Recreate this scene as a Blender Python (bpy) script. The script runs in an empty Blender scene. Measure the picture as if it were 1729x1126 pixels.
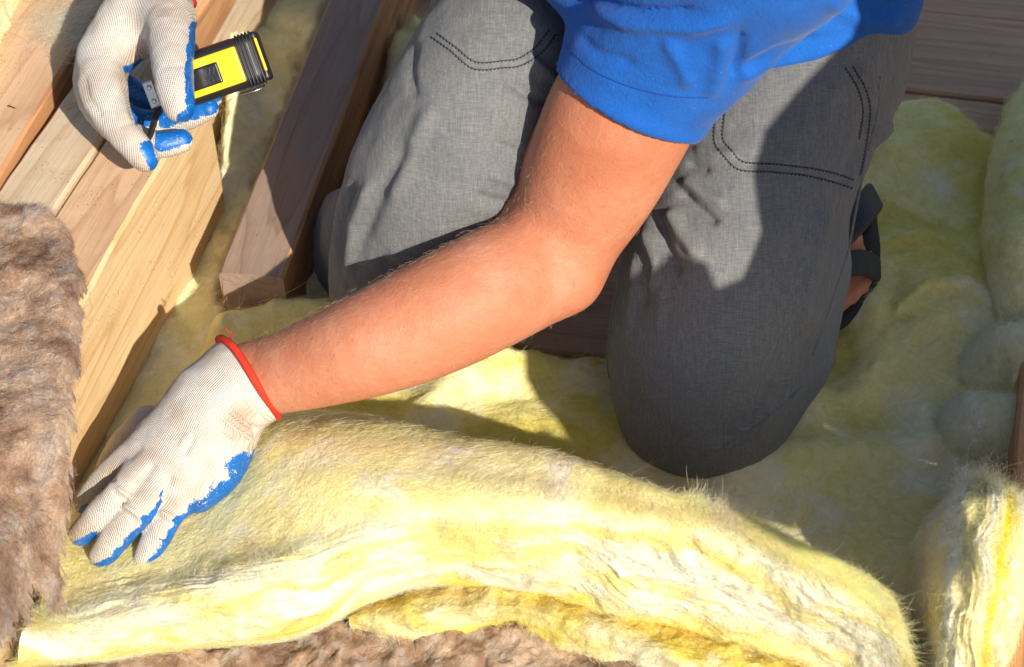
import bpy, math, random
import numpy as np
import openvdb as vdb
from mathutils import Vector, Matrix
from mathutils.bvhtree import BVHTree
random.seed(7); RNG = np.random.default_rng(7)
R_ = math.radians

# ------------------------------------------------------------------ camera, sky, sun, exposure
SC = bpy.context.scene
PITCH = R_(45); DIST = 1.6; FPX = 3000.0; CX, CY = 864.5, 563.0
CAM = np.array([0, -DIST*math.cos(PITCH), DIST*math.sin(PITCH)])
AR = np.array([1, 0, 0.]); AU = np.array([0, math.sin(PITCH), math.cos(PITCH)]); AF = np.array([0, math.cos(PITCH), -math.sin(PITCH)])
cd = bpy.data.cameras.new('camera'); cam = bpy.data.objects.new('camera', cd); SC.collection.objects.link(cam)
cd.sensor_width = 36; cd.lens = 36*FPX/1729; cd.clip_start = 0.05; cd.clip_end = 200
cam.location = CAM; cam.rotation_euler = (R_(90)-PITCH, 0, 0)
cd.dof.use_dof = True; cd.dof.focus_distance = 1.40; cd.dof.aperture_fstop = 9
SC.camera = cam
SUN = np.array([0.39, -0.73, 0.565]); SUN /= np.linalg.norm(SUN)
world = bpy.data.worlds.new('World'); SC.world = world; world.use_nodes = True
wn = world.node_tree; sky = wn.nodes.new('ShaderNodeTexSky'); sky.sky_type = 'NISHITA'; sky.sun_disc = False
sky.sun_elevation = math.asin(SUN[2]); sky.sun_rotation = math.atan2(SUN[0], SUN[1])
bg = wn.nodes['Background']; wn.links.new(sky.outputs[0], bg.inputs[0]); bg.inputs[1].default_value = 0.100
sl = bpy.data.lights.new('sun', 'SUN'); sl.energy = 5.0; sl.angle = R_(0.53); sl.color = (1, 0.93, 0.82)
so = bpy.data.objects.new('sun', sl); SC.collection.objects.link(so)
so.rotation_euler = Vector(SUN).to_track_quat('Z', 'Y').to_euler(); so.location = (2, -3, 3)
SC.view_settings.view_transform = 'Standard'; SC.view_settings.look = 'None'
SC.view_settings.exposure = 0.32; SC.view_settings.gamma = 1; SC.view_settings.use_curve_mapping = False
SC.render.engine = 'CYCLES'
SC.cycles.use_denoising = True; SC.cycles.max_bounces = 8; SC.cycles.transparent_max_bounces = 8

# ------------------------------------------------------------------ geometry helpers
def W(x, y, z):
    d = AR*(x-CX)+AU*(CY-y)+AF*FPX
    return CAM+(z-CAM[2])/d[2]*d
def proj(V):
    v = V-CAM; f = v@AF
    return CX+FPX*(v@AR)/f, CY-FPX*(v@AU)/f
def ball(x, y, z, r):            # a joint seen at a picture point at height z, its radius read off the picture
    p = W(x, y, z); return (p, r*((p-CAM)@AF)/FPX)
def J(*a): return [ball(*q) for q in a]

def _hash(i, j, k, s):
    h = (i*374761393+j*668265263+k*2147483647+s*974634777) & 0xffffffff
    h = ((h ^ (h >> 13))*1274126177) & 0xffffffff
    h = ((h ^ (h >> 15))*2246822519) & 0xffffffff
    return ((h ^ (h >> 16)) & 0xffff)/32767.5-1
def noise(V, scale=1.0, seed=0):
    P = np.asarray(V, float)*scale+1000.0
    I = np.floor(P).astype(np.int64); f = P-I; f = f*f*f*(f*(f*6-15)+10)
    out = 0
    for a in (0, 1):
        wa = f[..., 0] if a else 1-f[..., 0]
        for b in (0, 1):
            wb = f[..., 1] if b else 1-f[..., 1]
            for c in (0, 1):
                wc = f[..., 2] if c else 1-f[..., 2]
                out = out+wa*wb*wc*_hash(I[..., 0]+a, I[..., 1]+b, I[..., 2]+c, seed)
    return out
def fbm(V, scale, oct=4, seed=0, gain=0.5):
    s = 0; a = 1; t = 0
    for o in range(oct):
        s = s+a*noise(V, scale*2.03**o, seed+o*17); t += a; a *= gain
    return s/t
def ridge(V, scale, oct=3, seed=0, gain=0.5):
    s = 0; a = 1; t = 0
    for o in range(oct):
        s = s+a*(1-np.abs(noise(V, scale*2.03**o, seed+o*13))*2); t += a; a *= gain
    return s/t
def ss(a, b, x): t = np.clip((x-a)/(b-a), 0, 1); return t*t*(3-2*t)

def link(o, parent=None):
    SC.collection.objects.link(o)
    if parent is not None:
        o.parent = parent; o.matrix_parent_inverse = parent.matrix_world.inverted()
    return o
def tag(o, label=None, cat=None, group=None, kind=None):
    for k, v in (('label', label), ('category', cat), ('group', group), ('kind', kind)):
        if v: o[k] = v
    return o
def mesh(name, V, Fc, mat, parent=None, smooth=True, cols=None, attrs=None, M=None):
    me = bpy.data.meshes.new(name); V = np.asarray(V, np.float32)
    if isinstance(Fc, np.ndarray):
        n = Fc.shape[1]
        me.vertices.add(len(V)); me.vertices.foreach_set('co', V.ravel())
        me.loops.add(Fc.size); me.loops.foreach_set('vertex_index', Fc.astype(np.int32).ravel())
        me.polygons.add(len(Fc)); me.polygons.foreach_set('loop_start', np.arange(0, Fc.size, n, dtype=np.int32))
        me.update(calc_edges=True); me.validate()
    else:
        me.from_pydata([tuple(map(float, v)) for v in V], [], Fc); me.update()
    if smooth: me.polygons.foreach_set('use_smooth', np.ones(len(me.polygons), bool))
    if cols is not None:
        a = me.attributes.new('col', 'FLOAT_COLOR', 'POINT'); c = np.ones((len(V), 4), np.float32); c[:, :3] = cols
        a.data.foreach_set('color', c.ravel())
    for k, v in (attrs or {}).items():
        a = me.attributes.new(k, 'FLOAT', 'POINT'); a.data.foreach_set('value', np.asarray(v, np.float32))
    if mat: me.materials.append(mat)
    o = bpy.data.objects.new(name, me)
    if M is not None:                # V is in world space; give the object this frame
        Mi = M.inverted(); me.transform(Mi); o.matrix_world = M
    SC.collection.objects.link(o)
    if parent is not None:
        o.parent = parent
    return o
def empty(name, loc, parent=None):
    o = bpy.data.objects.new(name, None); o.location = Vector(loc); o.empty_display_size = .05
    return link(o, parent)
def adopt(o, parent):               # parent keeping world placement
    o.parent = parent; o.matrix_parent_inverse = Matrix.Translation(-Vector(parent.location)); return o

class SDF:
    def __init__(s, lo, hi, vox):
        s.v = vox; s.lo = np.array(lo, float); s.n = np.ceil((np.array(hi)-s.lo)/vox).astype(int)+1
        s.d = np.full(s.n, 0.2, np.float32)
    def sub(s, lo, hi):
        a = np.clip(np.floor((lo-s.lo)/s.v).astype(int), 0, s.n); b = np.clip(np.ceil((hi-s.lo)/s.v).astype(int)+1, 0, s.n)
        if (b <= a).any(): return None
        ax = [(s.lo[i]+np.arange(a[i], b[i])*s.v).astype(np.float32) for i in range(3)]
        X, Y, Z = np.meshgrid(*ax, indexing='ij', sparse=True)
        return (slice(a[0], b[0]), slice(a[1], b[1]), slice(a[2], b[2])), X, Y, Z
    def cone(s, A, B, k=.01, op='add', squash=None):
        (p, ra), (q, rb) = A, B; p = np.asarray(p); q = np.asarray(q); m = max(ra, rb)+k+.02
        g = s.sub(np.minimum(p, q)-m, np.maximum(p, q)+m)
        if g is None: return
        sl_, X, Y, Z = g; d = q-p; L = max(d@d, 1e-9)
        X = X-p[0]; Y = Y-p[1]; Z = Z-p[2]
        t = np.clip((X*d[0]+Y*d[1]+Z*d[2])/L, 0, 1)
        ex = X-t*d[0]; ey = Y-t*d[1]; ez = Z-t*d[2]
        q2 = ex*ex+ey*ey+ez*ez
        if squash is not None:      # (direction, factor): thinner along this direction
            n, f = squash; n = np.asarray(n)/np.linalg.norm(n); h = ex*n[0]+ey*n[1]+ez*n[2]
            q2 = q2+h*h*(1/f**2-1)
        D = np.sqrt(q2)-(ra+(rb-ra)*t)
        if squash is not None: D = D*(.5+.5*squash[1])
        o = s.d[sl_]
        if op == 'add':
            h = np.maximum(k-np.abs(o-D), 0)/k; s.d[sl_] = np.minimum(o, D)-h*h*k*.25
        else:
            h = np.maximum(k-np.abs(o+D), 0)/k; s.d[sl_] = np.maximum(o, -D)+h*h*k*.25
    def chain(s, pts, k=.01, **kw):
        if len(pts) > 2:
            c = catmull(np.array([[*p, r] for p, r in pts]), (len(pts)-1)*4+1); pts = [(q[:3], q[3]) for q in c]
        if kw.get('op') == 'sub':
            for a, b in zip(pts[:-1], pts[1:]): s.cone(a, b, k, **kw)
            return
        P = np.array([q[0] for q in pts]); m = max(q[1] for q in pts)+k+.03
        g = s.sub(P.min(0)-m, P.max(0)+m)
        if g is None: return
        keep = s.d; s.d = np.full(s.n, .2, np.float32)
        for a, b in zip(pts[:-1], pts[1:]): s.cone(a, b, .0015, **kw)
        o = keep[g[0]]; D = s.d[g[0]]; h = np.maximum(k-np.abs(o-D), 0)/k; keep[g[0]] = np.minimum(o, D)-h*h*k*.25; s.d = keep
    def cut(s, p, n, k=.002):       # removes the side the normal points to
        n = np.asarray(n, float)/np.linalg.norm(n)
        g = s.sub(s.lo, s.lo+s.n*s.v); sl_, X, Y, Z = g
        D = (X-p[0])*n[0]+(Y-p[1])*n[1]+(Z-p[2])*n[2]
        o = s.d[sl_]; k = max(k, 1e-6); h = np.maximum(k-np.abs(o-D), 0)/k; s.d[sl_] = np.maximum(o, D)+h*h*k*.25
    def quads(s):
        b = 4*s.v; a = np.clip(s.d, -b, b).astype(np.float32)
        a[0], a[-1], a[:, 0], a[:, -1], a[:, :, 0], a[:, :, -1] = b, b, b, b, b, b
        g = vdb.FloatGrid(b); g.copyFromArray(a, tolerance=0.0)
        P, Q = g.convertToQuads(isovalue=0.0)
        V = np.asarray(P, float)*s.v+s.lo; Q = np.asarray(Q, np.int64)
        e1 = V[Q[:, 1]]-V[Q[:, 0]]; e2 = V[Q[:, 2]]-V[Q[:, 0]]; n = np.cross(e1, e2); c = V[Q].mean(1)
        i = np.clip(np.round((c+n/np.maximum(np.linalg.norm(n, axis=1), 1e-12)[:, None]*s.v*1.2-s.lo)/s.v).astype(int), 0, s.n-1)
        if (s.d[i[:, 0], i[:, 1], i[:, 2]] < 0).mean() > .5: Q = Q[:, ::-1]
        return V, Q
def vnormals(V, Q):
    n = np.zeros_like(V); f = np.cross(V[Q[:, 2]]-V[Q[:, 0]], V[Q[:, (3 if Q.shape[1] == 4 else 1)]]-V[Q[:, 1 if Q.shape[1] == 4 else 0]])
    for k in range(Q.shape[1]): np.add.at(n, Q[:, k], f)
    return n/np.maximum(np.linalg.norm(n, axis=1), 1e-12)[:, None]
def relax(V, Q, it=3, f=.5):
    for _ in range(it):
        s = np.zeros_like(V); c = np.zeros(len(V))
        for k in range(Q.shape[1]):
            a, b = Q[:, k], Q[:, (k+1) % Q.shape[1]]
            np.add.at(s, a, V[b]); np.add.at(c, a, 1); np.add.at(s, b, V[a]); np.add.at(c, b, 1)
        V = V+f*(s/np.maximum(c, 1)[:, None]-V)
    return V
def polydist(px, py, pl):           # distance in picture pixels to a polyline, and the parameter along it
    best = np.full(px.shape, 1e9); par = np.zeros(px.shape); n = len(pl)-1
    for i, ((ax, ay), (bx, by)) in enumerate(zip(pl[:-1], pl[1:])):
        dx, dy = bx-ax, by-ay; t = np.clip(((px-ax)*dx+(py-ay)*dy)/(dx*dx+dy*dy), 0, 1)
        d = np.hypot(px-ax-t*dx, py-ay-t*dy); m = d < best
        best = np.where(m, d, best); par = np.where(m, (i+t)/n, par)
    return best, par
def folds(V, N, lst):               # ridges (+) and valleys (-) of cloth along lines, on the side turned to the camera
    x, y = proj_arr(V); face = ss(-.1, .35, -(N@AF)); o = 0
    for pl, w, a in lst:
        d, t = polydist(x, y, pl)
        o = o+a*np.exp(-(d/w)**2)*(ss(0, .18, t)*ss(1, .82, t)*.85+.15)
    return V+N*(o*face)[:, None]
def proj_arr(V):
    v = V-CAM; f = v@AF; return CX+FPX*(v@AR)/f, CY-FPX*(v@AU)/f
def inpoly(x, y, poly):
    c = np.zeros(np.shape(x), bool); n = len(poly)
    for i in range(n):
        (x1, y1), (x2, y2) = poly[i], poly[i-1]
        c ^= ((y1 > y) != (y2 > y)) & (x < (x2-x1)*(y-y1)/((y2-y1) if y2 != y1 else 1e-9)+x1)
    return c
def tube(pts, r, n=8, closed=False):
    pts = np.asarray(pts, float); m = len(pts); rr = np.broadcast_to(r, (m,))
    T = np.gradient(pts, axis=0) if not closed else (np.roll(pts, -1, 0)-np.roll(pts, 1, 0))
    T /= np.linalg.norm(T, axis=1)[:, None]+1e-12
    V = []; up = np.array([.3, .2, 1.])
    for i in range(m):
        a = np.cross(T[i], up); a /= np.linalg.norm(a); b = np.cross(T[i], a); up = up-(up@T[i])*T[i]
        for k in range(n):
            t = 2*math.pi*k/n; V.append(pts[i]+rr[i]*(math.cos(t)*a+math.sin(t)*b))
    Fc = []
    for i in range(m if closed else m-1):
        j = (i+1) % m
        for k in range(n): Fc.append((i*n+k, i*n+(k+1) % n, j*n+(k+1) % n, j*n+k))
    if not closed: Fc += [tuple(range(n))[::-1], tuple(range((m-1)*n, m*n))]
    return V, Fc
def join(lst):
    V = []; Fc = []
    for v, f in lst:
        o = len(V); V += list(v); Fc += [tuple(i+o for i in q) for q in f]
    return V, Fc
def catmull(P, n):                  # P (m, ...) -> (n, ...)
    P = np.asarray(P, float); m = len(P); t = np.linspace(0, m-1, n); i = np.minimum(t.astype(int), m-2); f = (t-i).reshape((-1,)+(1,)*(P.ndim-1))
    Q = np.concatenate([2*P[:1]-P[1:2], P, 2*P[-1:]-P[-2:-1]]); a, b, c, d = Q[i], Q[i+1], Q[i+2], Q[i+3]
    return .5*(2*b+(c-a)*f+(2*a-5*b+4*c-d)*f*f+(3*b-a-3*c+d)*f**3)
def gridfaces(nu, nv):
    i, j = np.meshgrid(np.arange(nu-1), np.arange(nv-1), indexing='ij'); a = i*nv+j
    return np.stack([a, a+nv, a+nv+1, a+1], -1).reshape(-1, 4)

# ------------------------------------------------------------------ materials
class NT:
    def __init__(s, name):
        s.m = bpy.data.materials.new(name); s.m.use_nodes = True; s.t = s.m.node_tree; s.p = s.t.nodes['Principled BSDF']
        s.out = s.t.nodes['Material Output']
    def n(s, typ, ins=None, **kw):
        x = s.t.nodes.new('ShaderNode'+typ)
        for k, v in kw.items(): setattr(x, k, v)
        for k, v in (ins or {}).items():
            if isinstance(v, bpy.types.NodeSocket): s.t.links.new(v, x.inputs[k])
            else: x.inputs[k].default_value = v
        return x
    def l(s, a, b): s.t.links.new(a, b)
    def coords(s, scale=(1, 1, 1), rot=(0, 0, 0), src='Object'):
        c = s.n('TexCoord'); return s.n('Mapping', {'Vector': c.outputs[src], 'Scale': scale, 'Rotation': rot}).outputs[0]
    def noise(s, vec, scale, detail=4, rough=.55, dist=0):
        return s.n('TexNoise', {'Vector': vec, 'Scale': scale, 'Detail': detail, 'Roughness': rough, 'Distortion': dist}).outputs['Fac']
    def ramp(s, fac, stops, interp='LINEAR'):
        r = s.n('ValToRGB', {'Fac': fac}); e = r.color_ramp.elements; r.color_ramp.interpolation = interp
        while len(e) < len(stops): e.new(.5)
        for x, (p, c) in zip(e, stops): x.position = p; x.color = (*c, 1) if len(c) == 3 else c
        return r.outputs[0]
    def mix(s, f, a, b, bt='MIX'):
        x = s.n('Mix', data_type='RGBA', blend_type=bt)
        for i, v in ((0, f), (6, a), (7, b)):
            if isinstance(v, bpy.types.NodeSocket): s.l(v, x.inputs[i])
            else: x.inputs[i].default_value = v if i == 0 else ((*v, 1) if len(v) == 3 else v)
        return x.outputs[2]
    def math(s, op, a, b=0.0, c=0.0):
        x = s.n('Math', operation=op)
        for i, v in ((0, a), (1, b), (2, c)):
            if isinstance(v, bpy.types.NodeSocket): s.l(v, x.inputs[i])
            else: x.inputs[i].default_value = v
        return x.outputs[0]
    def bump(s, h, strength, dist, prev=None):
        b = s.n('Bump', {'Height': h, 'Strength': strength, 'Distance': dist})
        if prev is not None: s.l(prev, b.inputs['Normal'])
        return b.outputs[0]
    def set(s, **kw):
        nm = {'color': 'Base Color', 'rough': 'Roughness', 'normal': 'Normal', 'spec': 'Specular IOR Level', 'sss': 'Subsurface Weight',
              'sheen': 'Sheen Weight', 'metal': 'Metallic', 'coat': 'Coat Weight', 'sssr': 'Subsurface Radius', 'ssss': 'Subsurface Scale', 'sheenr': 'Sheen Roughness'}
        for k, v in kw.items():
            i = s.p.inputs[nm[k]]
            if isinstance(v, bpy.types.NodeSocket): s.l(v, i)
            else: i.default_value = (*v, 1) if (k == 'color' and len(v) == 3) else v
        return s

def wood(name, light, mid, dark, scale=1.0, rough=.62, saw=.5, grey=0, knots=0.0):
    t = NT(name); v = t.coords((26*scale, 1.1*scale, 26*scale))
    n1 = t.noise(v, 1.3, 3, .5, .6)
    iso = t.noise(t.coords((13*scale, .75*scale, 13*scale)), 1.0, 1.5, .45); w = t.math('MULTIPLY', iso, 17.0)
    w = t.math('FRACT', t.math('ADD', w, t.math('MULTIPLY', t.noise(t.coords((90, 3, 90)), 1.0, 2, .5), .5)))
    fine = t.noise(t.coords((420, 14, 420)), 1.0, 3, .6)
    c = t.ramp(w, [(0, light), (.45, light), (.80, mid), (.93, dark), (1, light)])
    c = t.mix(.45, c, t.ramp(n1, [(.3, mid), (.7, light)]))
    c = t.mix(t.math('MULTIPLY', t.ramp(fine, [(.45, (0, 0, 0)), (.75, (1, 1, 1))]), .45), c, dark)
    blot = t.noise(t.coords((7, 3, 7)), 1.0, 4, .6)
    c = t.mix(t.math('MULTIPLY', t.ramp(blot, [(.42, (0, 0, 0)), (.72, (1, 1, 1))]), .5), c, mid)
    if grey:
        g = t.noise(t.coords((60, 9, 60)), 1.0, 5, .7)
        c = t.mix(t.math('MULTIPLY', t.ramp(g, [(.35, (0, 0, 0)), (.65, (1, 1, 1))]), grey), c, (.23, .19, .17))
    spk = t.n('TexVoronoi', {'Vector': t.coords(), 'Scale': 260.0}).outputs['Distance']
    sn = t.noise(t.coords(), 22, 3, .6)
    sp = t.math('MULTIPLY', t.math('LESS_THAN', spk, .16), t.math('GREATER_THAN', sn, .56))
    c = t.mix(t.math('MULTIPLY', sp, .75), c, (.06, .045, .035))
    sawl = t.n('TexWave', {'Vector': t.coords((1, 1, 1), (0, 0, .25)), 'Scale': 205.0, 'Distortion': 5.0, 'Detail': 2.0, 'Detail Scale': 3.0}, bands_direction='Y').outputs['Fac']
    b = t.bump(sawl, saw*.35, .0003); b = t.bump(fine, .55, .0006, b); b = t.bump(t.noise(t.coords(), 90, 4, .6), .3, .0012, b)
    t.set(color=c, rough=rough, normal=b, spec=.3); return t.m
def plain(name, col, rough=.5, spec=.5, metal=0, bumpscale=0, bumpd=.0003, coat=0, var=0):
    t = NT(name); c = (*col, 1)
    if var:
        c = t.mix(t.ramp(t.noise(t.coords(), 60, 5, .65), [(.35, (0, 0, 0)), (.7, (1, 1, 1))]), col, tuple(x*(1-var) for x in col))
    t.set(color=c if var else col, rough=rough, spec=spec, metal=metal, coat=coat)
    if bumpscale: t.set(normal=t.bump(t.noise(t.coords(), bumpscale, 4, .6), .5, bumpd))
    return t.m

def wool_mat(name, sss=.0, fib=(300, 40, 300), rot=(0, 0, 0), bs=.6):
    t = NT(name); a = t.n('Attribute', attribute_name='col').outputs['Color']
    wv = t.coords(fib, rot); warp = t.n('TexNoise', {'Vector': t.coords(), 'Scale': 18.0, 'Detail': 3.0})
    add = t.n('VectorMath', {0: wv, 1: t.n('VectorMath', {0: warp.outputs['Color'], 1: (14, 14, 14)}, operation='MULTIPLY').outputs[0]}, operation='ADD').outputs[0]
    f1 = t.noise(add, 1.0, 5, .65, .8)
    f2 = t.noise(t.coords(), 55, 6, .7, 1.5)
    c = t.mix(t.ramp(f1, [(.36, (0, 0, 0)), (.66, (1, 1, 1))]), t.mix(1.0, a, (.86, .82, .72), 'MULTIPLY'), a)
    c = t.mix(t.math('MULTIPLY', t.ramp(f2, [(.5, (0, 0, 0)), (.75, (1, 1, 1))]), .35), c, t.mix(.5, a, (.9, .88, .8)))
    b = t.bump(f2, .7*bs, .006); b = t.bump(f1, bs, .0018, b)
    t.set(color=c, rough=.9, spec=.08, normal=b, sheen=.15)
    if sss: t.set(sss=sss, sssr=(.012, .010, .005), ssss=1.0)
    return t.m
def fibre_mat(name, trans=.35, spec=.25):
    t = NT(name); a = t.n('Attribute', attribute_name='col').outputs['Color']
    t.set(color=a, rough=.5, spec=spec)
    tr = t.n('BsdfTranslucent', {'Color': a}); mx = t.n('MixShader', {0: trans, 1: t.p.outputs[0], 2: tr.outputs[0]})
    t.l(mx.outputs[0], t.out.inputs['Surface']); return t.m

M = {}
M['wood_light'] = wood('fresh_sawn_pine', (.80, .60, .34), (.72, .48, .23), (.52, .29, .11))
M['wood_pink'] = wood('pink_planed_pine', (.70, .47, .29), (.58, .35, .20), (.40, .21, .11), saw=.9)
M['wood_dusty'] = wood('dusty_pine', (.66, .52, .36), (.56, .40, .25), (.36, .24, .14), saw=.7)
M['wood_orange'] = wood('orange_sawn_pine', (.62, .33, .15), (.48, .23, .10), (.26, .11, .05))
M['wood_grey'] = wood('shade_toned_joist', (.40, .27, .19), (.31, .20, .14), (.17, .10, .07), grey=.6)  # dark grey brown, the joist's shade is put into the colour
M['deck'] = wood('weathered_deck_board', (.64, .38, .24), (.50, .29, .17), (.26, .14, .08), grey=.2)
M['wool'] = wool_mat('glass_wool_batt'); M['wool_soft'] = wool_mat('glass_wool_floor', fib=(60, 18, 60), bs=.45)
M['wool_cut'] = wool_mat('glass_wool_cut_edge', fib=(45, 260, 260), rot=(0, .2, .1), bs=.35)
M['brown'] = wool_mat('brown_mineral_wool', fib=(170, 60, 170), bs=.9)
M['fibre'] = fibre_mat('glass_fibre', .5, .2); M['fibre_brown'] = fibre_mat('brown_wool_fibre', .2, .2)
M['black_rubber'] = plain('black_rubber', (.018, .018, .02), .42, .5, bumpscale=900, bumpd=.0001, var=.4)
M['yellow_plastic'] = plain('yellow_plastic', (.80, .60, .012), .22, .5, coat=.3)
M['black_gloss'] = plain('black_gloss_plastic', (.012, .012, .014), .2, .6)
M['steel'] = plain('steel', (.55, .53, .48), .32, .5, metal=1, bumpscale=300)
M['label_red'] = plain('faded_label', (.28, .07, .04), .35, .5, var=.6)
M['strap'] = plain('black_strap', (.02, .02, .02), .6, .4, bumpscale=1200)
M['thread'] = plain('dark_stitching_thread', (.030, .032, .042), .8, .2)
M['thread_blue'] = plain('blue_hem_thread', (.008, .05, .25), .8, .2)
M['sandal'] = plain('grey_sandal_rubber', (.035, .034, .037), .65, .3, bumpscale=250, bumpd=.0008, var=.3)
M['chip'] = plain('wood_chip', (.62, .45, .26), .7, .2, var=.3); M['chipd'] = plain('dark_crumb', (.07, .05, .035), .8, .2)

def skin():
    t = NT('tanned_skin'); v = t.coords()
    n = t.noise(v, 14, 4, .6); m = t.noise(v, 160, 3, .6)
    c = t.ramp(n, [(.3, (.46, .150, .072)), (.5, (.545, .205, .108)), (.7, (.62, .268, .158))])
    c = t.mix(t.math('MULTIPLY', t.ramp(m, [(.4, (0, 0, 0)), (.7, (1, 1, 1))]), .3), c, (.44, .14, .07))
    fz = t.n('TexVoronoi', {'Vector': t.coords(), 'Scale': 115.0}).outputs['Distance']
    fr = t.math('MULTIPLY', t.math('LESS_THAN', fz, .17), t.math('GREATER_THAN', t.noise(v, 40, 2), .55))
    c = t.mix(t.math('MULTIPLY', fr, .4), c, (.36, .13, .07))
    pores = t.n('TexVoronoi', {'Vector': t.coords(), 'Scale': 900.0}).outputs['Distance']
    b = t.bump(pores, .4, .0005); b = t.bump(t.noise(v, 260, 5, .7), .5, .0010, b); b = t.bump(t.noise(v, 45, 4, .6), .5, .003, b)
    t.set(color=c, rough=.55, spec=.28, normal=b, sss=.18, sssr=(.009, .0035, .002), ssss=1.0); return t.m
M['skin'] = skin()
def denim():
    t = NT('grey_denim_weave'); a = t.coords((1500, 55, 55)); b_ = t.coords((55, 1500, 55)); c_ = t.coords((55, 70, 1500))
    n1 = t.noise(t.coords((1100, 60, 90), (0, .35, .2)), 1, 4, .75); n2 = t.noise(t.coords((60, 800, 1100), (.3, 0, -.15)), 1, 4, .75)
    big = t.noise(t.coords(), 9, 4, .6)
    s = t.math('ADD', t.math('MULTIPLY', n1, .5), t.math('MULTIPLY', n2, .5))
    c = t.ramp(s, [(.34, (.090, .096, .108)), (.5, (.145, .148, .153)), (.66, (.235, .230, .215))])
    c = t.mix(t.math('MULTIPLY', t.ramp(big, [(.35, (0, 0, 0)), (.7, (1, 1, 1))]), .5), c, t.mix(1.0, c, (1.3, 1.22, 1.05), 'MULTIPLY'))
    fine = t.n('TexVoronoi', {'Vector': t.coords(), 'Scale': 1400.0}).outputs['Distance']
    wr = t.noise(t.coords((22, 22, 60), (.5, .2, .3)), 1, 5, .6, .5)
    lint = t.math('MULTIPLY', t.math('LESS_THAN', t.n('TexVoronoi', {'Vector': t.coords(), 'Scale': 240.0}).outputs['Distance'], .05), .7)
    c = t.mix(lint, c, (.5, .48, .4))
    b = t.bump(s, .5, .0007); b = t.bump(fine, .4, .0004, b); b = t.bump(wr, .35, .006, b)
    t.set(color=c, rough=.86, spec=.15, normal=b, sheen=.12); return t.m
M['denim'] = denim()
def shirt():
    t = NT('blue_pique_knit'); v = t.coords()
    d = t.n('TexVoronoi', {'Vector': t.coords((1, 1, .7)), 'Scale': 620.0}).outputs['Distance']
    big = t.noise(v, 11, 4, .6); st = t.noise(v, 30, 3, .5)
    c = t.mix(t.ramp(big, [(.35, (0, 0, 0)), (.7, (1, 1, 1))]), (.012, .105, .42), (.020, .145, .52))
    c = t.mix(t.math('MULTIPLY', d, .35), c, (.003, .05, .30))
    dust = t.math('MULTIPLY', t.math('LESS_THAN', t.n('TexVoronoi', {'Vector': t.coords(), 'Scale': 150.0}).outputs['Distance'], .045), .6)
    c = t.mix(dust, c, (.45, .55, .7))
    b = t.bump(d, .5, .0006); b = t.bump(t.noise(t.coords((14, 26, 26), (0, .3, .4)), 1, 4, .55, .4), .4, .008, b)
    t.set(color=c, rough=.85, spec=.12, normal=b, sheen=.1); return t.m
M['shirt'] = shirt()
def glove():
    t = NT('knit_glove_dipped_in_blue'); a = t.n('Attribute', attribute_name='coat').outputs['Fac']; dirt = t.n('Attribute', attribute_name='dirt').outputs['Fac']
    v = t.coords(); warp = t.n('TexNoise', {'Vector': v, 'Scale': 30.0, 'Detail': 1.0}).outputs['Color']
    vv = t.n('VectorMath', {0: v, 1: t.n('VectorMath', {0: warp, 1: (.006, .006, .006)}, operation='MULTIPLY').outputs[0]}, operation='ADD').outputs[0]
    rib = t.n('TexWave', {'Vector': vv, 'Scale': 200.0, 'Distortion': .6, 'Detail': 1.0}, bands_direction='X').outputs['Fac']
    rib2 = t.n('TexWave', {'Vector': vv, 'Scale': 190.0, 'Distortion': 1.0, 'Detail': 1.0}, bands_direction='Y').outputs['Fac']
    k = t.math('MULTIPLY', rib, t.math('ADD', .45, t.math('MULTIPLY', rib2, .55)))
    n = t.noise(v, 28, 5, .65); n2 = t.noise(v, 500, 3, .6)
    c = t.mix(t.ramp(k, [(.1, (0, 0, 0)), (.6, (1, 1, 1))]), (.50, .455, .40), (.78, .735, .67))
    c = t.mix(t.math('MULTIPLY', t.ramp(n, [(.42, (0, 0, 0)), (.75, (1, 1, 1))]), .55), c, (.50, .41, .31))
    c = t.mix(t.math('MULTIPLY', t.math('ADD', dirt, t.math('MULTIPLY', n2, .3)), dirt), c, (.40, .27, .17))
    edge = t.math('ADD', a, t.math('ADD', t.math('MULTIPLY', t.math('SUBTRACT', t.noise(v, 160, 4, .7), .5), .5), t.math('MULTIPLY', t.math('SUBTRACT', t.noise(v, 700, 3, .7), .5), .5)))
    m = t.math('GREATER_THAN', edge, .5)
    bc = t.mix(t.ramp(t.noise(v, 90, 5, .65), [(.4, (0, 0, 0)), (.75, (1, 1, 1))]), (.0, .14, .50), (.004, .07, .27))
    wear = t.math('MULTIPLY', t.math('GREATER_THAN', t.noise(v, 420, 4, .7), .62), .6)
    bc = t.mix(wear, bc, (.36, .40, .42))
    c2 = t.mix(m, c, bc)
    b = t.bump(k, .8, .0009); b = t.bump(n2, .35, .0005, b); b = t.bump(t.noise(v, 70, 3, .5), .35, .003, b)
    b2 = t.bump(t.noise(v, 350, 4, .6), .5, .0008)
    nm = t.n('Mix', data_type='VECTOR'); t.l(m, nm.inputs[0]); t.l(b, nm.inputs[4]); t.l(b2, nm.inputs[5])
    t.set(color=c2, rough=t.math('SUBTRACT', .9, t.math('MULTIPLY', m, .5)), spec=t.math('ADD', .12, t.math('MULTIPLY', m, .38)), normal=nm.outputs[1]); return t.m
M['glove'] = glove()
M['red_cuff'] = plain('red_elastic_cuff', (.72, .045, .02), .75, .2, bumpscale=700, bumpd=.0006, var=.35)

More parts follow.
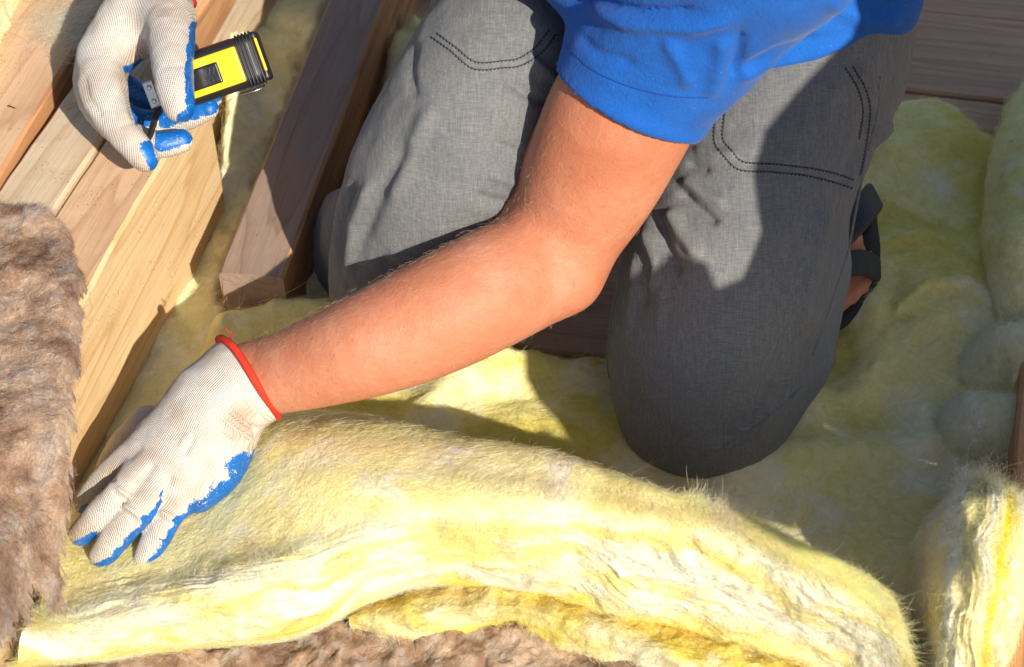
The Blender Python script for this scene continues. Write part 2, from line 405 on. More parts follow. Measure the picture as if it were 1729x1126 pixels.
# ------------------------------------------------------------------ timber
AZ = R_(11.0)
def slab(name, mat, P0, direction, length, width, height, parent=None, bevel=.003, warp=.0015, seed=1, seg=None):
    """a sawn timber: P0 = top edge start (world), running along direction (unit, horizontal), width to its right, height downwards"""
    d = np.array([*direction[:2], 0.]); d /= np.linalg.norm(d); r = np.array([d[1], -d[0], 0])
    nl = max(2, int(length/.02)); prof = []
    w, h, b = width, height, bevel
    base = [(0, -b), (0, -h+b), (b, -h), (w-b, -h), (w, -h+b), (w, -b), (w-b, 0), (b, 0)]
    # refine profile
    for (x0, z0), (x1, z1) in zip(base, base[1:]+base[:1]):
        k = max(1, int(math.hypot(x1-x0, z1-z0)/.02)); prof += [(x0+(x1-x0)*i/k, z0+(z1-z0)*i/k) for i in range(k)]
    prof = np.array(prof); n = len(prof); V = []
    for i in range(nl+1):
        s = length*i/nl
        V.append(np.stack([prof[:, 0], np.full(n, s), prof[:, 1]], 1))
    V = np.concatenate(V)
    V[:, 0] += noise(V, 9, seed)*warp+noise(V, 60, seed+3)*warp*.35; V[:, 2] += noise(V, 9, seed+1)*warp+noise(V, 60, seed+4)*warp*.3
    V[:, 1] += noise(V*[1, 0, 1], 40, seed+2)*warp
    Fc = []
    for i in range(nl):
        for k in range(n): a, b_ = i*n+k, i*n+(k+1) % n; Fc.append((a+n, b_+n, b_, a))
    Fc += [tuple(range(n)), tuple(range(nl*n, nl*n+n))[::-1]]
    me = bpy.data.meshes.new(name); me.from_pydata([tuple(v) for v in V.tolist()], [], Fc); me.materials.append(mat)
    me.update(); me.polygons.foreach_set('use_smooth', np.zeros(len(me.polygons), bool))
    o = bpy.data.objects.new(name, me); o.matrix_world = Matrix(((r[0], d[0], 0, P0[0]), (r[1], d[1], 0, P0[1]), (0, 0, 1, P0[2]), (0, 0, 0, 1)))
    link(o)
    if parent is not None: adopt(o, parent)
    return o
def run(a, b): d = b-a; L = np.hypot(d[0], d[1]); return d/L, L

# light beam: right top edge through (149,494)-(259,300) at z .175
ZT = .175
def beam(name, ax, bx, z, wl, wh, length_back, length_fwd, mat, label, width, height, seed, group=None, sgn=1):
    """ax, bx: two picture points on its right top edge"""
    A, B = W(*ax, z), W(*bx, z); d, L = run(A, B); r = np.array([d[1], -d[0], 0])
    P0 = A-d*length_back-r*width
    mat, side, top = mat if isinstance(mat, tuple) else (mat, None, None)
    o = slab(name, mat, P0, d, length_back+L+length_fwd, width, height, seed=seed)
    for m_, test in ((side, lambda n: n.x > .6), (top, lambda n: n.z > .8)):
        if m_:
            o.data.materials.append(m_); k = len(o.data.materials)-1
            for f in o.data.polygons:
                if test(f.normal): f.material_index = k
    tag(o, label, 'beam', group); return o
b1 = beam('timber_beam', (149, 494), (259, 300), ZT, 0, 0, .26, .130, (M['wood_light'], None, M['wood_pink']), 'pale fresh sawn beam with a tall grained side, nearest the worker', .060, .185, 5)
b2 = beam('timber_beam', (79, 372), (172, 232), ZT+.002, 0, 0, .20, .42, M['wood_dusty'], 'dusty middle beam between the pale beam and the outer left beam', .056, .18, 9)
b3 = beam('timber_beam', (32, 243), (146, 50), ZT+.006, 0, 0, .15, .5, (M['wood_pink'], M['wood_orange'], None), 'outer left beam with a torn orange edge, crossing the top left corner', .088, .18, 14)
b4 = beam('timber_joist', (480, 470), (650, 0), .11, 0, 0, 0.0, .35, (M['wood_grey'], M['wood_orange'], None), 'joist toned grey for shade, running up beside the kneeling leg', .056, .12, 21)
b5 = beam('timber_beam', (314, 62), (350, 0), .165, 0, 0, .0, .30, M['wood_orange'], 'short orange beam end behind the upper gloved hand', .05, .05, 33)
b6 = beam('timber_joist', (1812, 1126), (1828, 700), .09, 0, 0, .25, .05, M['wood_orange'], 'orange brown joist at the lower right edge behind the torn wool', .05, .13, 41)

# deck of boards across the joists, under the wool
deck = empty('floor', (0, 0, -.03)); deck['kind'] = 'structure'
dd = np.array([math.cos(AZ), -math.sin(AZ)]); du = np.array([math.sin(AZ), math.cos(AZ)])
q = W(1530, 15, 0)[:2]; s0 = q@du; wd = .145
for i in range(-7, 4):
    st = s0+i*(wd+.004); o2 = dd*(-1.4)+du*(st+wd)
    slab('board', M['deck'], (o2[0], o2[1], 0.0+.0015*((i*7) % 3)), (*dd, 0), 3.0, wd, .022, parent=deck, bevel=.0025, warp=.0012, seed=60+i)
# unseen blocker added for its shadow, outline shaped to shade the right of the bay
SH_ = SUN[:2]/np.linalg.norm(SUN[:2]); pa = np.array([-SH_[1], SH_[0], 0]); pb = np.cross(SUN, pa)
if pb[2] < 0: pb = -pb
OUT = [(-.02, .035), (.0, .062), (.042, .084), (.0535, .0737), (.053, .055), (.071, .058), (.096, .087), (.109, .128), (.131, .154), (.167, .175), (.22, .2005), (.232, .30), (.25, .45), (.9, .45), (.9, -.2), (.22, -.158), (.178, -.134), (.160, -.110), (.118, -.111), (.105, -.145), (.078, -.158), (.045, -.137), (.015, -.113), (-.01, -.097), (-.034, -.066), (-.03, -.02), (-.02, .0)]
pan = empty('shade_blocker', SUN*1.0+pa*.4); tag(pan, 'added out of view shade panel on two legs, shaped to shade the right side of the bay', 'shade blocker')
PV = [SUN*(1.0+k)+pa*a+pb*b for k in (0, .018) for a, b in OUT]; nO = len(OUT)
adopt(mesh('panel', PV, [tuple(range(nO)), tuple(range(nO, 2*nO))[::-1]]+[(i, i+nO, (i+1) % nO+nO, (i+1) % nO) for i in range(nO)][::1], M['wood_dusty'], smooth=False), pan)
for a in (.5, .85):
    p = SUN*1.012+pa*a+pb*.1; adopt(mesh('leg', *tube([p, p*[1, 1, 0]+[0, 0, -.26]], .02, 8), M['wood_dusty'], smooth=False), pan)
gp = mesh('ground', [(-30, -30, -.26), (30, -30, -.26), (30, 30, -.26), (-30, 30, -.26)], [(0, 1, 2, 3)], plain('dark_ground', (.16, .13, .10), .9, .1, var=.4), smooth=False)
gp['kind'] = 'structure'

# ------------------------------------------------------------------ insulation
Y_FLOOR = np.array([.92, .82, .36]); Y_FCREAM = np.array([.91, .86, .60]); Y_PALE = np.array([.85, .76, .44]); Y_CREAM = np.array([.84, .82, .68]); Y_VIV = np.array([.80, .66, .06]); Y_MAUVE = np.array([.66, .56, .46]); Y_OCHRE = np.array([.62, .50, .15]); Y_GREEN = np.array([.72, .72, .26])
B_MID = np.array([.37, .235, .155]); B_LIGHT = np.array([.52, .38, .28]); B_DARK = np.array([.22, .13, .085]); B_GREY = np.array([.44, .36, .31])
def lerp(a, b, t): return a+(b-a)*np.clip(t, 0, 1)[..., None]

def fibres(name, parent, V, N, C, flow, n, length, rad, lift, curl, mat, seed=1, npt=6, weight=None, colvar=.12, bright=1.0, tuft=0.0, tsc=70, wav=1.0):
    """loose strands lying over and standing out of a surface; flow is a per-vertex direction"""
    rg = np.random.default_rng(seed)
    p = None if weight is None else weight/weight.sum()
    idx = rg.choice(len(V), n, p=p)
    vb = V[idx]; tv = np.stack([fbm(vb, tsc, 2, seed+k) for k in (900, 901, 902)], 1)*tuft*2 if tuft else 0
    tc = 1+.22*fbm(vb, tsc*1.4, 2, seed+903)[:, None] if tuft else 1
    T = flow[idx]+tv+rg.normal(0, curl, (n, 3)); Nn = N[idx]; T = T-(T*Nn).sum(1)[:, None]*Nn; T /= np.linalg.norm(T, axis=1)[:, None]+1e-9
    B = np.cross(Nn, T); L = length*rg.uniform(.35, 1.4, n)*rg.choice([.6, 1, 1.6], n, p=[.5, .38, .12])
    base = V[idx]+rg.normal(0, .0012, (n, 3))
    bend = rg.normal(0, .5*wav, n); b2 = rg.normal(0, .25*wav, n); lf = np.abs(rg.normal(0, 1, n))*lift; ph = rg.uniform(0, 6.28, n)
    t = np.linspace(0, 1, npt)[None, :, None]
    P = base[:, None]+T[:, None]*L[:, None, None]*t+B[:, None]*(L*bend)[:, None, None]*t*t*.6+B[:, None]*(L*b2)[:, None, None]*np.sin(t*5+ph[:, None, None])*.25
    P = P+Nn[:, None]*(lf[:, None, None]*np.sin(t*math.pi*rg.uniform(.5, 1.0, n)[:, None, None]))-Nn[:, None]*.0006
    hc = bpy.data.hair_curves.new(name); hc.add_curves([npt]*n)
    hc.attributes['position'].data.foreach_set('vector', P.astype(np.float32).ravel())
    ra = hc.attributes.get('radius') or hc.attributes.new('radius', 'FLOAT', 'POINT')
    rr = (rad*rg.uniform(.6, 1.3, n))[:, None]*np.array([1.0]*(npt-1)+[.35])[None, :]
    ra.data.foreach_set('value', rr.astype(np.float32).ravel())
    ca = hc.attributes.new('col', 'FLOAT_COLOR', 'CURVE'); cc = np.ones((n, 4), np.float32)
    cc[:, :3] = np.clip(C[idx]*tc*bright*(1+rg.normal(0, colvar, (n, 1))), 0, .93); ca.data.foreach_set('color', cc.ravel())
    hc.materials.append(mat); o = bpy.data.objects.new(name, hc); o['kind'] = 'stuff'; SC.collection.objects.link(o)
    if parent is not None: o.parent = parent
    return o

def batt(name, poly, zt, zb, edge_px, step, disp, colf, mat, rough_edge=14, seed=3, extra=None):
    """a lying batt: poly is its outline as seen at height zt (number or function of px,py)"""
    zf = zt if callable(zt) else (lambda x, y: np.full(np.shape(x), float(zt)))
    zm = float(np.mean(zf(np.array([p[0] for p in poly], float), np.array([p[1] for p in poly], float))))
    Wp = np.array([W(x, y, zm) for x, y in poly]); lo = Wp[:, :2].min(0)-.03; hi = Wp[:, :2].max(0)+.03
    nx, ny = (np.ceil((hi-lo)/step)).astype(int)+1
    X, Yy = np.meshgrid(lo[0]+np.arange(nx)*step, lo[1]+np.arange(ny)*step, indexing='ij')
    V = np.stack([X.ravel(), Yy.ravel(), np.full(X.size, zm)], 1); px, py = proj_arr(V)
    d, _ = polydist(px, py, poly+[poly[0]]); sg = np.where(inpoly(px, py, poly), d, -d)
    sg = sg+rough_edge*fbm(V, 45, 4, seed+50)
    k = np.clip(sg/edge_px, 0, 1); prof = np.sqrt(np.clip(1-(1-k)**2, 0, 1))
    zb = zb(px, py) if callable(zb) else zb
    V[:, 2] = zb+(zf(px, py)-zb)*prof
    if extra is not None: V[:, 2] += extra(px, py)*prof
    amt = .25+.75*prof
    V[:, 2] += disp(V)*amt
    V[:, 0] += .004*fbm(V, 60, 3, seed+70)*amt; V[:, 1] += .004*fbm(V, 60, 3, seed+71)*amt
    Q = gridfaces(nx, ny); keep = (sg[Q] > -2).all(1); Q = Q[keep]
    used = np.unique(Q); mp = -np.ones(len(V), int); mp[used] = np.arange(len(used)); V = V[used]; Q = mp[Q]; px = px[used]; py = py[used]; sg = sg[used]
    N = vnormals(V, Q)
    if N[:, 2].mean() < 0: Q = Q[:, ::-1]; N = -N
    C = colf(V, px, py, sg)
    o = mesh(name, V, Q, mat, cols=C); return o, V, N, C, px, py, sg

def billow(V, sc, sd): n = noise(V, sc, sd); return np.sqrt(n*n+.012)
def dist_floor(V):
    w = V+.045*fbm(V, 6, 2, 9)[:, None]*[1, .6, 0]
    return .022*billow(w, 6, 21)+.009*billow(w, 14, 22)+.004*fbm(w, 26, 3, 5)+.0009*fbm(V, 110, 3, 6)-.004
def col_floor(V, px, py, sg):
    a = fbm(V+.06*fbm(V, 9, 2, 30)[:, None], 11, 4, 31)*1.6+.5; b = fbm(V, 17, 4, 32)*1.8+.35
    c = lerp(Y_FLOOR, Y_VIV*np.array([.92, .96, 1.9]), ss(.30, 1.05, a)*.8); c = lerp(c, Y_FCREAM, ss(.35, 1.0, b)*.9); return c
def ex_floor(px, py):
    z = 0
    for pl, w, a in (([(1480, 428), (1560, 412), (1600, 418), (1650, 450)], 9, .007), ([(1510, 540), (1560, 508), (1625, 502), (1665, 530)], 9, .007), ([(1500, 270), (1600, 250), (1729, 290)], 26, .010),
                     ([(1360, 700), (1480, 640), (1560, 690)], 30, .010), ([(1240, 820), (1400, 780), (1560, 770)], 34, .012), ([(700, 720), (760, 650), (840, 620)], 30, .012),
                     ([(480, 560), (560, 540), (640, 600)], 30, .014), ([(390, 615), (470, 600), (560, 590)], 34, .055)):
        d, t = polydist(px, py, pl); z = z+a*np.exp(-(d/w)**2)
    d, _ = polydist(px, py, [(1190, 700), (1400, 450)]); z = z-.012*np.exp(-(d/90)**2)
    d, _ = polydist(px, py, [(670, 560), (640, 500)]); z = z-.012*np.exp(-(d/90)**2)
    return z
polyF = [(540, 470), (470, 500), (400, 515), (330, 600), (240, 700), (200, 780), (300, 860), (600, 930), (900, 950), (1300, 1080), (1560, 1170), (1800, 1190), (1900, 600), (1880, 240), (1729, 218), (1700, 234), (1655, 214), (1620, 182), (1570, 166), (1495, 168), (1440, 230), (1330, 430), (1120, 610), (1010, 600), (860, 588), (760, 560), (680, 450), (600, 430)]
o, V, N, C, px, py, sg = batt('glass_wool_batt', polyF, .028, -.005, 26, .0028, dist_floor, col_floor, M['wool_soft'], 10, 3, ex_floor)
tag(o, 'wide yellow glass wool batt spread on the floor under the knees, mostly in shade', 'insulation batt')
FL = np.stack([np.full(len(V), .8), .5*np.sin(V[:, 1]*9), np.zeros(len(V))], 1)+fbm(V, 7, 2, 77)[:, None]*np.array([.3, 1.5, 0])
fibres('fibre', o, V, N, C, FL, 22000, .018, .00009, .0012, .5, M['fibre'], 11, 5, bright=1.1)

polyL = [(575, -40), (560, 0), (525, 100), (440, 290), (372, 475), (395, 512), (330, 640), (180, 760), (150, 700), (330, 400), (390, 150), (330, -40)]
def dist_left(V):
    w = V+.03*fbm(V, 9, 2, 94)[:, None]
    return -.006+.024*billow(w, 9, 91)+.010*billow(w, 22, 92)+.003*fbm(V, 40, 3, 95)+.0009*fbm(V, 110, 3, 93)
o, V, N, C, px, py, sg = batt('glass_wool_batt', polyL, lambda x, y: .030+.10*ss(470, 330, np.asarray(x, float))*ss(330, 120, np.asarray(y, float)), -.02, 20, .0028, dist_left, lambda V, a, b, s: np.minimum(col_floor(V, a, b, s)*.6+Y_CREAM*.5, .93), M['wool_soft'], 8, 13)  # cream added to the colour in place of sunlight missing from this bay
tag(o, 'lumpy yellow wool filling the bay between the pale beam and the grey joist', 'insulation batt')
FL = np.tile(np.array([.3, 1., 0]), (len(V), 1))+fbm(V, 9, 2, 78)[:, None]*np.array([1.5, .3, 0])
fibres('fibre', o, V, N, C, FL, 6000, .020, .00009, .002, .6, M['fibre'], 12, 5)
polyS = [(700, 8), (745, 40), (760, 120), (700, 300), (620, 430), (560, 500), (500, 480), (560, 330), (610, 210), (640, 120), (655, 40)]
o, V, N, C, px, py, sg = batt('glass_wool_batt', polyS, .055, -.01, 24, .0028, dist_left, lambda V, a, b, s: col_floor(V, a, b, s)*.5+Y_PALE*.5, M['wool_soft'], 8, 23)
tag(o, 'narrow yellow wool strip squeezed between the grey joist and the thigh', 'insulation batt')
fibres('fibre', o, V, N, C, np.tile(np.array([.3, 1., 0]), (len(V), 1)), 2000, .020, .00009, .002, .6, M['fibre'], 14, 5)
polyC = [(-60, -60), (60, -60), (34, 0), (12, 60), (-8, 120), (-60, 200)]
o, V, N, C, px, py, sg = batt('glass_wool_batt', polyC, .19, .10, 26, .0025, dist_left, lambda V, a, b, s: col_floor(V, a, b, s)*.5+Y_PALE*.55, M['wool'], 8, 29)
tag(o, 'bright yellow wool peeking past the outer beam in the top left corner', 'insulation batt')
fibres('fibre', o, V, N, C, np.tile(np.array([.6, -1., 0]), (len(V), 1)), 3000, .02, .00013, .004, .8, M['fibre'], 15, 6)

# brown mineral wool
def dist_brown(V):
    w = V+.02*fbm(V, 14, 3, 40)[:, None]
    return -.006+.011*(ridge(w, 11, 3, 41))+.0075*fbm(w, 40, 4, 42, .6)+.0022*fbm(V, 170, 3, 43)
def col_brown(V, px, py, sg):
    a = fbm(V+.03*fbm(V, 25, 3, 44)[:, None], 26, 5, 45, .65)*1.8+.5; b = fbm(V, 70, 4, 46)*1.8+.4
    c = lerp(B_DARK, B_MID, ss(.0, .5, a)); c = lerp(c, B_LIGHT, ss(.45, 1., a)); c = lerp(c, B_GREY, ss(.55, 1.0, b)*.8); return c
polyB = [(-80, 330), (0, 352), (40, 362), (84, 362), (118, 396), (132, 430), (150, 468), (133, 505), (130, 560), (128, 620), (126, 680), (112, 760), (98, 800), (80, 850), (76, 890), (62, 915), (34, 930), (24, 990), (10, 1045), (-20, 1120), (-80, 1200)]
zbw = lambda x, y: .197-.105*ss(700, 960, np.asarray(y, float))*ss(-10, 90, np.asarray(x, float))
o, V, N, C, px, py, sg = batt('mineral_wool_batt', polyB, zbw, lambda x, y: zbw(x, y)-.026, 24, .0016, dist_brown, col_brown, M['brown'], 15, 43)
tag(o, 'fluffy brown mineral wool batt lying over the beams along the left edge', 'insulation batt')
FL = np.stack([fbm(V, 16, 3, 47), fbm(V, 16, 3, 48)-.1, np.zeros(len(V))], 1)*3
fibres('fibre', o, V, N, C, FL, 80000, .0060, .00006, .0009, .8, M['fibre_brown'], 16, 6, colvar=.25, bright=1.15, tuft=1.0, tsc=90, wav=1.8)
polyD = [(-40, 1100), (120, 1108), (250, 1080), (420, 1070), (560, 1030), (700, 1020), (900, 1030), (1150, 1090), (1300, 1200), (1300, 1330), (-60, 1330)]
o, V, N, C, px, py, sg = batt('mineral_wool_batt', polyD, .022, -.03, 18, .0018, dist_brown, col_brown, M['brown'], 12, 53)
tag(o, 'brown mineral wool under the yellow batts along the bottom edge', 'insulation batt')
FL = np.stack([fbm(V, 16, 3, 57)+.3, fbm(V, 16, 3, 58), np.zeros(len(V))], 1)*3
fibres('fibre', o, V, N, C, FL, 24000, .006, .00006, .0009, .9, M['fibre_brown'], 17, 6, colvar=.25, bright=1.12, wav=1.8)

def loft(name, rails, nu, nv, mat, dispf, colf, label, nfib, fibf, seed, flip=False):
    A = np.array([[W(*p) for p in r] for r in rails])
    A = catmull(A, nu); A = np.swapaxes(catmull(np.swapaxes(A, 0, 1), nv), 0, 1)
    V = A.reshape(-1, 3); Q = gridfaces(nu, nv); U_, V_ = np.meshgrid(np.linspace(0, 1, nu), np.linspace(0, 1, nv), indexing='ij'); u = U_.ravel(); v = V_.ravel()
    N = vnormals(V, Q); s = np.sign((N@(-AF)).mean())
    if s < 0: Q = Q[:, ::-1]; N = -N
    V = V+N*(dispf(V, u, v)*(1-ss(1-1.35/(len(rails[0])-1), 1-.95/(len(rails[0])-1), v)))[:, None]; N2 = vnormals(V, Q)
    C = colf(V, u, v)
    o = mesh(name, V, Q, mat, cols=C); tag(o, label, 'insulation batt')
    Tu = np.gradient(A, axis=0).reshape(-1, 3); Tu /= np.linalg.norm(Tu, axis=1)[:, None]+1e-9
    Tv = np.gradient(A, axis=1).reshape(-1, 3); Tv /= np.linalg.norm(Tv, axis=1)[:, None]+1e-9
    return o, V, N2, C, u, v, Tu, Tv

def bk(x, y, z): return (x, y, z)
RL = [
 [(100, 740, -.01), (95, 800, .045), (85, 880, .070), (62, 1000, .082), (45, 1065, .078), (30, 1116, .045), (34, 1126, .0)],
 [(190, 660, -.01), (180, 735, .045), (180, 860, .070), (190, 965, .080), (190, 1040, .082), (175, 1106, .040), (185, 1112, .0)],
 [(330, 650, -.01), (318, 725, .060), (325, 820, .085), (380, 940, .106), (360, 1010, .100), (330, 1086, .036), (340, 1092, .0)],
 [(465, 670, -.01), (470, 708, .105), (505, 790, .135), (560, 895, .135), (540, 970, .110), (500, 1068, .034), (510, 1066, .0)],
 [(620, 690, -.01), (620, 702, .118), (670, 790, .150), (720, 868, .146), (720, 920, .115), (700, 988, .050), (712, 990, .02)],
 [(790, 790, -.01), (790, 732, .125), (850, 800, .155), (880, 865, .150), (880, 930, .112), (880, 1000, .046), (890, 1000, .02)],
 [(980, 850, -.01), (980, 772, .145), (1010, 818, .165), (1040, 875, .150), (1030, 960, .105), (1005, 1040, .036), (1010, 1045, .01)],
 [(1150, 900, -.01), (1150, 834, .160), (1180, 862, .175), (1215, 908, .160), (1200, 990, .102), (1180, 1082, .022), (1185, 1086, .0)],
 [(1290, 960, -.01), (1290, 884, .160), (1320, 915, .172), (1350, 962, .155), (1350, 1040, .090), (1340, 1130, .010), (1345, 1136, -.01)],
 [(1435, 1010, -.01), (1432, 946, .140), (1450, 985, .150), (1465, 1032, .128), (1475, 1100, .080), (1480, 1190, .0), (1485, 1196, -.02)],
 [(1515, 1060, -.01), (1515, 1005, .080), (1530, 1055, .100), (1535, 1100, .095), (1540, 1160, .05), (1545, 1220, -.01), (1545, 1226, -.03)],
 [(1545, 1100, -.03), (1545, 1090, .0), (1550, 1120, .01), (1555, 1160, .01), (1555, 1200, -.01), (1555, 1240, -.03), (1555, 1250, -.04)]]
def d_main(V, u, v):
    w = V+.018*fbm(V, 20, 3, 101)[:, None]
    S = np.stack([u*14, v*46+fbm(V, 10, 3, 102)*5, u*0], 1)
    face = ss(.46, .60, v)
    return .007*billow(w, 11, 103)*(.6+face)+.0030*fbm(w, 34, 3, 104, .5)*(.35+.9*face)+face*.0040*billow(S, 1.0, 105)+face*.002*ridge(S*[2, 2.2, 1], 1.0, 2, 107)+.0010*fbm(V, 150, 3, 106)*(.3+.7*face)-.0055-.012*ss(.0, .12, .12-u)
def c_main(V, u, v):
    S = np.stack([u*10, v*22+fbm(V, 9, 3, 112)*3, u*0], 1)
    a = fbm(S, 1, 4, 113, .6)*1.7+.5; b = fbm(V, 30, 4, 114, .6)*1.8+.4; e = fbm(V, 12, 3, 115)*1.7+.4
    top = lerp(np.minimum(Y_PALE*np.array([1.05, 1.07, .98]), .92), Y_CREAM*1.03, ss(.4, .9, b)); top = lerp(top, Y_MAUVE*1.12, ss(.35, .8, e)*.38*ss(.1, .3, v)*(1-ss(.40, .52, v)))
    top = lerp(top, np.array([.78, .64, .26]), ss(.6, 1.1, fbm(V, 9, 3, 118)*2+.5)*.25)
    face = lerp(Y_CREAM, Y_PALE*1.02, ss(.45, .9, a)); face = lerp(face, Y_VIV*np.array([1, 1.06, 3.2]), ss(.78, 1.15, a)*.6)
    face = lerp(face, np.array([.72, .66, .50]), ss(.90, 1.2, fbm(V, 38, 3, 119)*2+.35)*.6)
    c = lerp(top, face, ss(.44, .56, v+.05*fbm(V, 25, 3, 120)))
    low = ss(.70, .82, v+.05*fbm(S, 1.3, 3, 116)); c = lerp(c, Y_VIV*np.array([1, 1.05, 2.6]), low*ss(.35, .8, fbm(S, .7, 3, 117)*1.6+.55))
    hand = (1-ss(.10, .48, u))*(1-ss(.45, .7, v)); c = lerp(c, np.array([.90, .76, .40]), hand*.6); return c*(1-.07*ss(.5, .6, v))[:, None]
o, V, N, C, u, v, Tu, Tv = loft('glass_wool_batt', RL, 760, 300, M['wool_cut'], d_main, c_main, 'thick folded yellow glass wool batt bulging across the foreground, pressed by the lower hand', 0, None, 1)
FL = Tu*1.0+Tv*(fbm(V, 14, 3, 130)*1.6)[:, None]
wt = np.ones(len(V)); wt[v < .17] = .25
fibres('fibre', o, V, N, C, FL, 210000, .010, .000055, .0006, .45, M['fibre'], 18, 7, weight=wt, colvar=.10, bright=1.22, tuft=1.0, tsc=30, wav=1.7)
fibres('stray_fibre', o, V, N, C, FL, 1500, .014, .00004, .002, .9, M['fibre'], 19, 9, weight=wt, colvar=.1, bright=1.12)
MAINW = (V, u, v)

RU = [
 [(640, 1020, .02), (600, 1036, .03), (590, 1052, .03), (598, 1070, .006), (600, 1074, -.02)],
 [(700, 960, .03), (690, 1000, .045), (700, 1045, .045), (720, 1090, .006), (722, 1094, -.02)],
 [(880, 960, .03), (880, 1000, .050), (870, 1034, .050), (850, 1066, .008), (850, 1070, -.02)],
 [(1010, 1010, .03), (1000, 1035, .048), (985, 1068, .046), (950, 1100, .004), (950, 1104, -.02)],
 [(1180, 1050, .02), (1165, 1080, .040), (1130, 1110, .04), (1085, 1134, 0), (1085, 1138, -.02)],
 [(1360, 1110, .01), (1350, 1130, .030), (1330, 1160, .03), (1300, 1190, -.005), (1300, 1195, -.02)]]
def d_lo(V, u, v): return -.003+(.007*ridge(V, 22, 3, 201)+.004*fbm(V, 60, 4, 202, .6)+.0014*fbm(V, 170, 2, 203))*(1-.9*ss(.62, .85, v))
def c_lo(V, u, v):
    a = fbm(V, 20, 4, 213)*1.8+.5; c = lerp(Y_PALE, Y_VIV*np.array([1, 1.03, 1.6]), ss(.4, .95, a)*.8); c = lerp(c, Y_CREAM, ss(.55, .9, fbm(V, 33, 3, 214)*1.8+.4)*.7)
    return lerp(c, np.array([.74, .52, .12]), (1-ss(.1, .45, v))*.7)*.88  # orange tint paints the shade below the thick batt into the colour
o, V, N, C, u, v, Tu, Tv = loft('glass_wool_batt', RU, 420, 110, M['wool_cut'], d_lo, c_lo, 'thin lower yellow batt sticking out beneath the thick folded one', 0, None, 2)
fibres('fibre', o, V, N, C, Tu+Tv*.8, 30000, .010, .00006, .0008, .45, M['fibre'], 20, 7, bright=1.18, tuft=1.0, wav=1.6)

RC = [
 [(1645, 806, .0), (1640, 806, .06), (1642, 808, .10), (1668, 812, .11), (1700, 834, .11), (1740, 850, .09), (1760, 850, .0)],
 [(1620, 840, .0), (1606, 840, .10), (1622, 822, .155), (1664, 822, .165), (1700, 844, .165), (1742, 858, .14), (1790, 870, .0)],
 [(1590, 900, -.02), (1562, 890, .10), (1596, 880, .150), (1650, 880, .168), (1700, 886, .165), (1744, 900, .14), (1790, 920, .0)],
 [(1570, 960, -.02), (1548, 950, .07), (1588, 950, .135), (1640, 952, .155), (1692, 960, .150), (1732, 972, .12), (1780, 980, -.02)],
 [(1565, 1040, -.02), (1546, 1030, .04), (1584, 1040, .105), (1630, 1050, .128), (1682, 1052, .125), (1718, 1062, .10), (1770, 1070, -.02)],
 [(1565, 1130, -.02), (1556, 1120, .02), (1588, 1130, .075), (1625, 1134, .095), (1672, 1134, .095), (1708, 1140, .075), (1750, 1150, -.02)],
 [(1570, 1220, -.02), (1560, 1220, .0), (1590, 1220, .03), (1625, 1220, .04), (1672, 1220, .04), (1705, 1220, .03), (1740, 1220, -.02)]]
def d_c(V, u, v):
    S = np.stack([u*9+fbm(V, 12, 3, 302)*1.2, v*34+fbm(V, 14, 3, 303)*5, u*0], 1); face = ss(.3, .42, v)
    return .005*fbm(V, 30, 4, 301, .6)+face*.0050*ridge(S, 1, 3, 304)+.0015*fbm(V, 150, 3, 305)
def c_c(V, u, v):
    S = np.stack([u*5, v*24+fbm(V, 12, 3, 312)*3, u*0], 1); a = fbm(S, 1, 4, 313)*1.8+.5
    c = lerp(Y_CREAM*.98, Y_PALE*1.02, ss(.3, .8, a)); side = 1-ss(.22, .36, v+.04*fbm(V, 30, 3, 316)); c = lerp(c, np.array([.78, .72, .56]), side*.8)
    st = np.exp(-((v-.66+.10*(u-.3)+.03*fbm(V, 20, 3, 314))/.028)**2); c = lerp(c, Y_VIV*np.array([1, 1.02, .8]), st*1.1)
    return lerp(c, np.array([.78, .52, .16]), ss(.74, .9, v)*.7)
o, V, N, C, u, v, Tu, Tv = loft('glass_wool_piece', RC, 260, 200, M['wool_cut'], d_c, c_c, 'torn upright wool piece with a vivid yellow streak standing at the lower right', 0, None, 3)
FL = Tu+Tv*(fbm(V, 22, 3, 330)*1.5)[:, None]
fibres('fibre', o, V, N, C, FL, 48000, .011, .00006, .0010, .3, M['fibre'], 21, 7, bright=1.18, tuft=1.0, wav=1.5)
m = (u < .22)
fibres('stray_fibre', o, V[m], N[m], C[m], FL[m]*-1+N[m]*.5, 2500, .016, .0001, .006, .5, M['fibre'], 22, 7)

def lump(name, chains, vox, k, amp, label, colf, nf, seed, nsc=14):
    P = np.array([p for ch in chains for p, r in ch]); r = max(r for ch in chains for _, r in ch)+.03
    s = SDF(P.min(0)-r, P.max(0)+r, vox)
    for ch in chains: s.chain(ch, k)
    V, Q = s.quads(); N = vnormals(V, Q); V = V+N*(amp*ridge(V, nsc, 3, seed)+amp*.5*fbm(V, nsc*3, 3, seed+1)+.0012*fbm(V, 120, 2, seed+2))[:, None]
    N = vnormals(V, Q); C = colf(V, None, None, None)
    o = mesh(name, V, Q, M['wool_soft'], cols=C); tag(o, label, 'insulation piece')
    m = V[:, 2] > 0
    fibres('fibre', o, V[m], N[m], C[m], np.tile(np.array([.2, 1., .2]), (m.sum(), 1)), nf, .016, .00009, .0012, .6, M['fibre'], seed, 5); return o
lump('glass_wool_piece', [J((1650, 728, .035, 62), (1740, 742, .04, 70), (1840, 760, .03, 60)), J((1700, 790, .02, 45), (1800, 810, .02, 60))], .003, .02, .006, 'rounded pale yellow wool lump resting on the floor batt at the right edge', lambda V, a, b, c: col_floor(V, a, b, c)*.4+Y_CREAM*.55, 5000, 401)
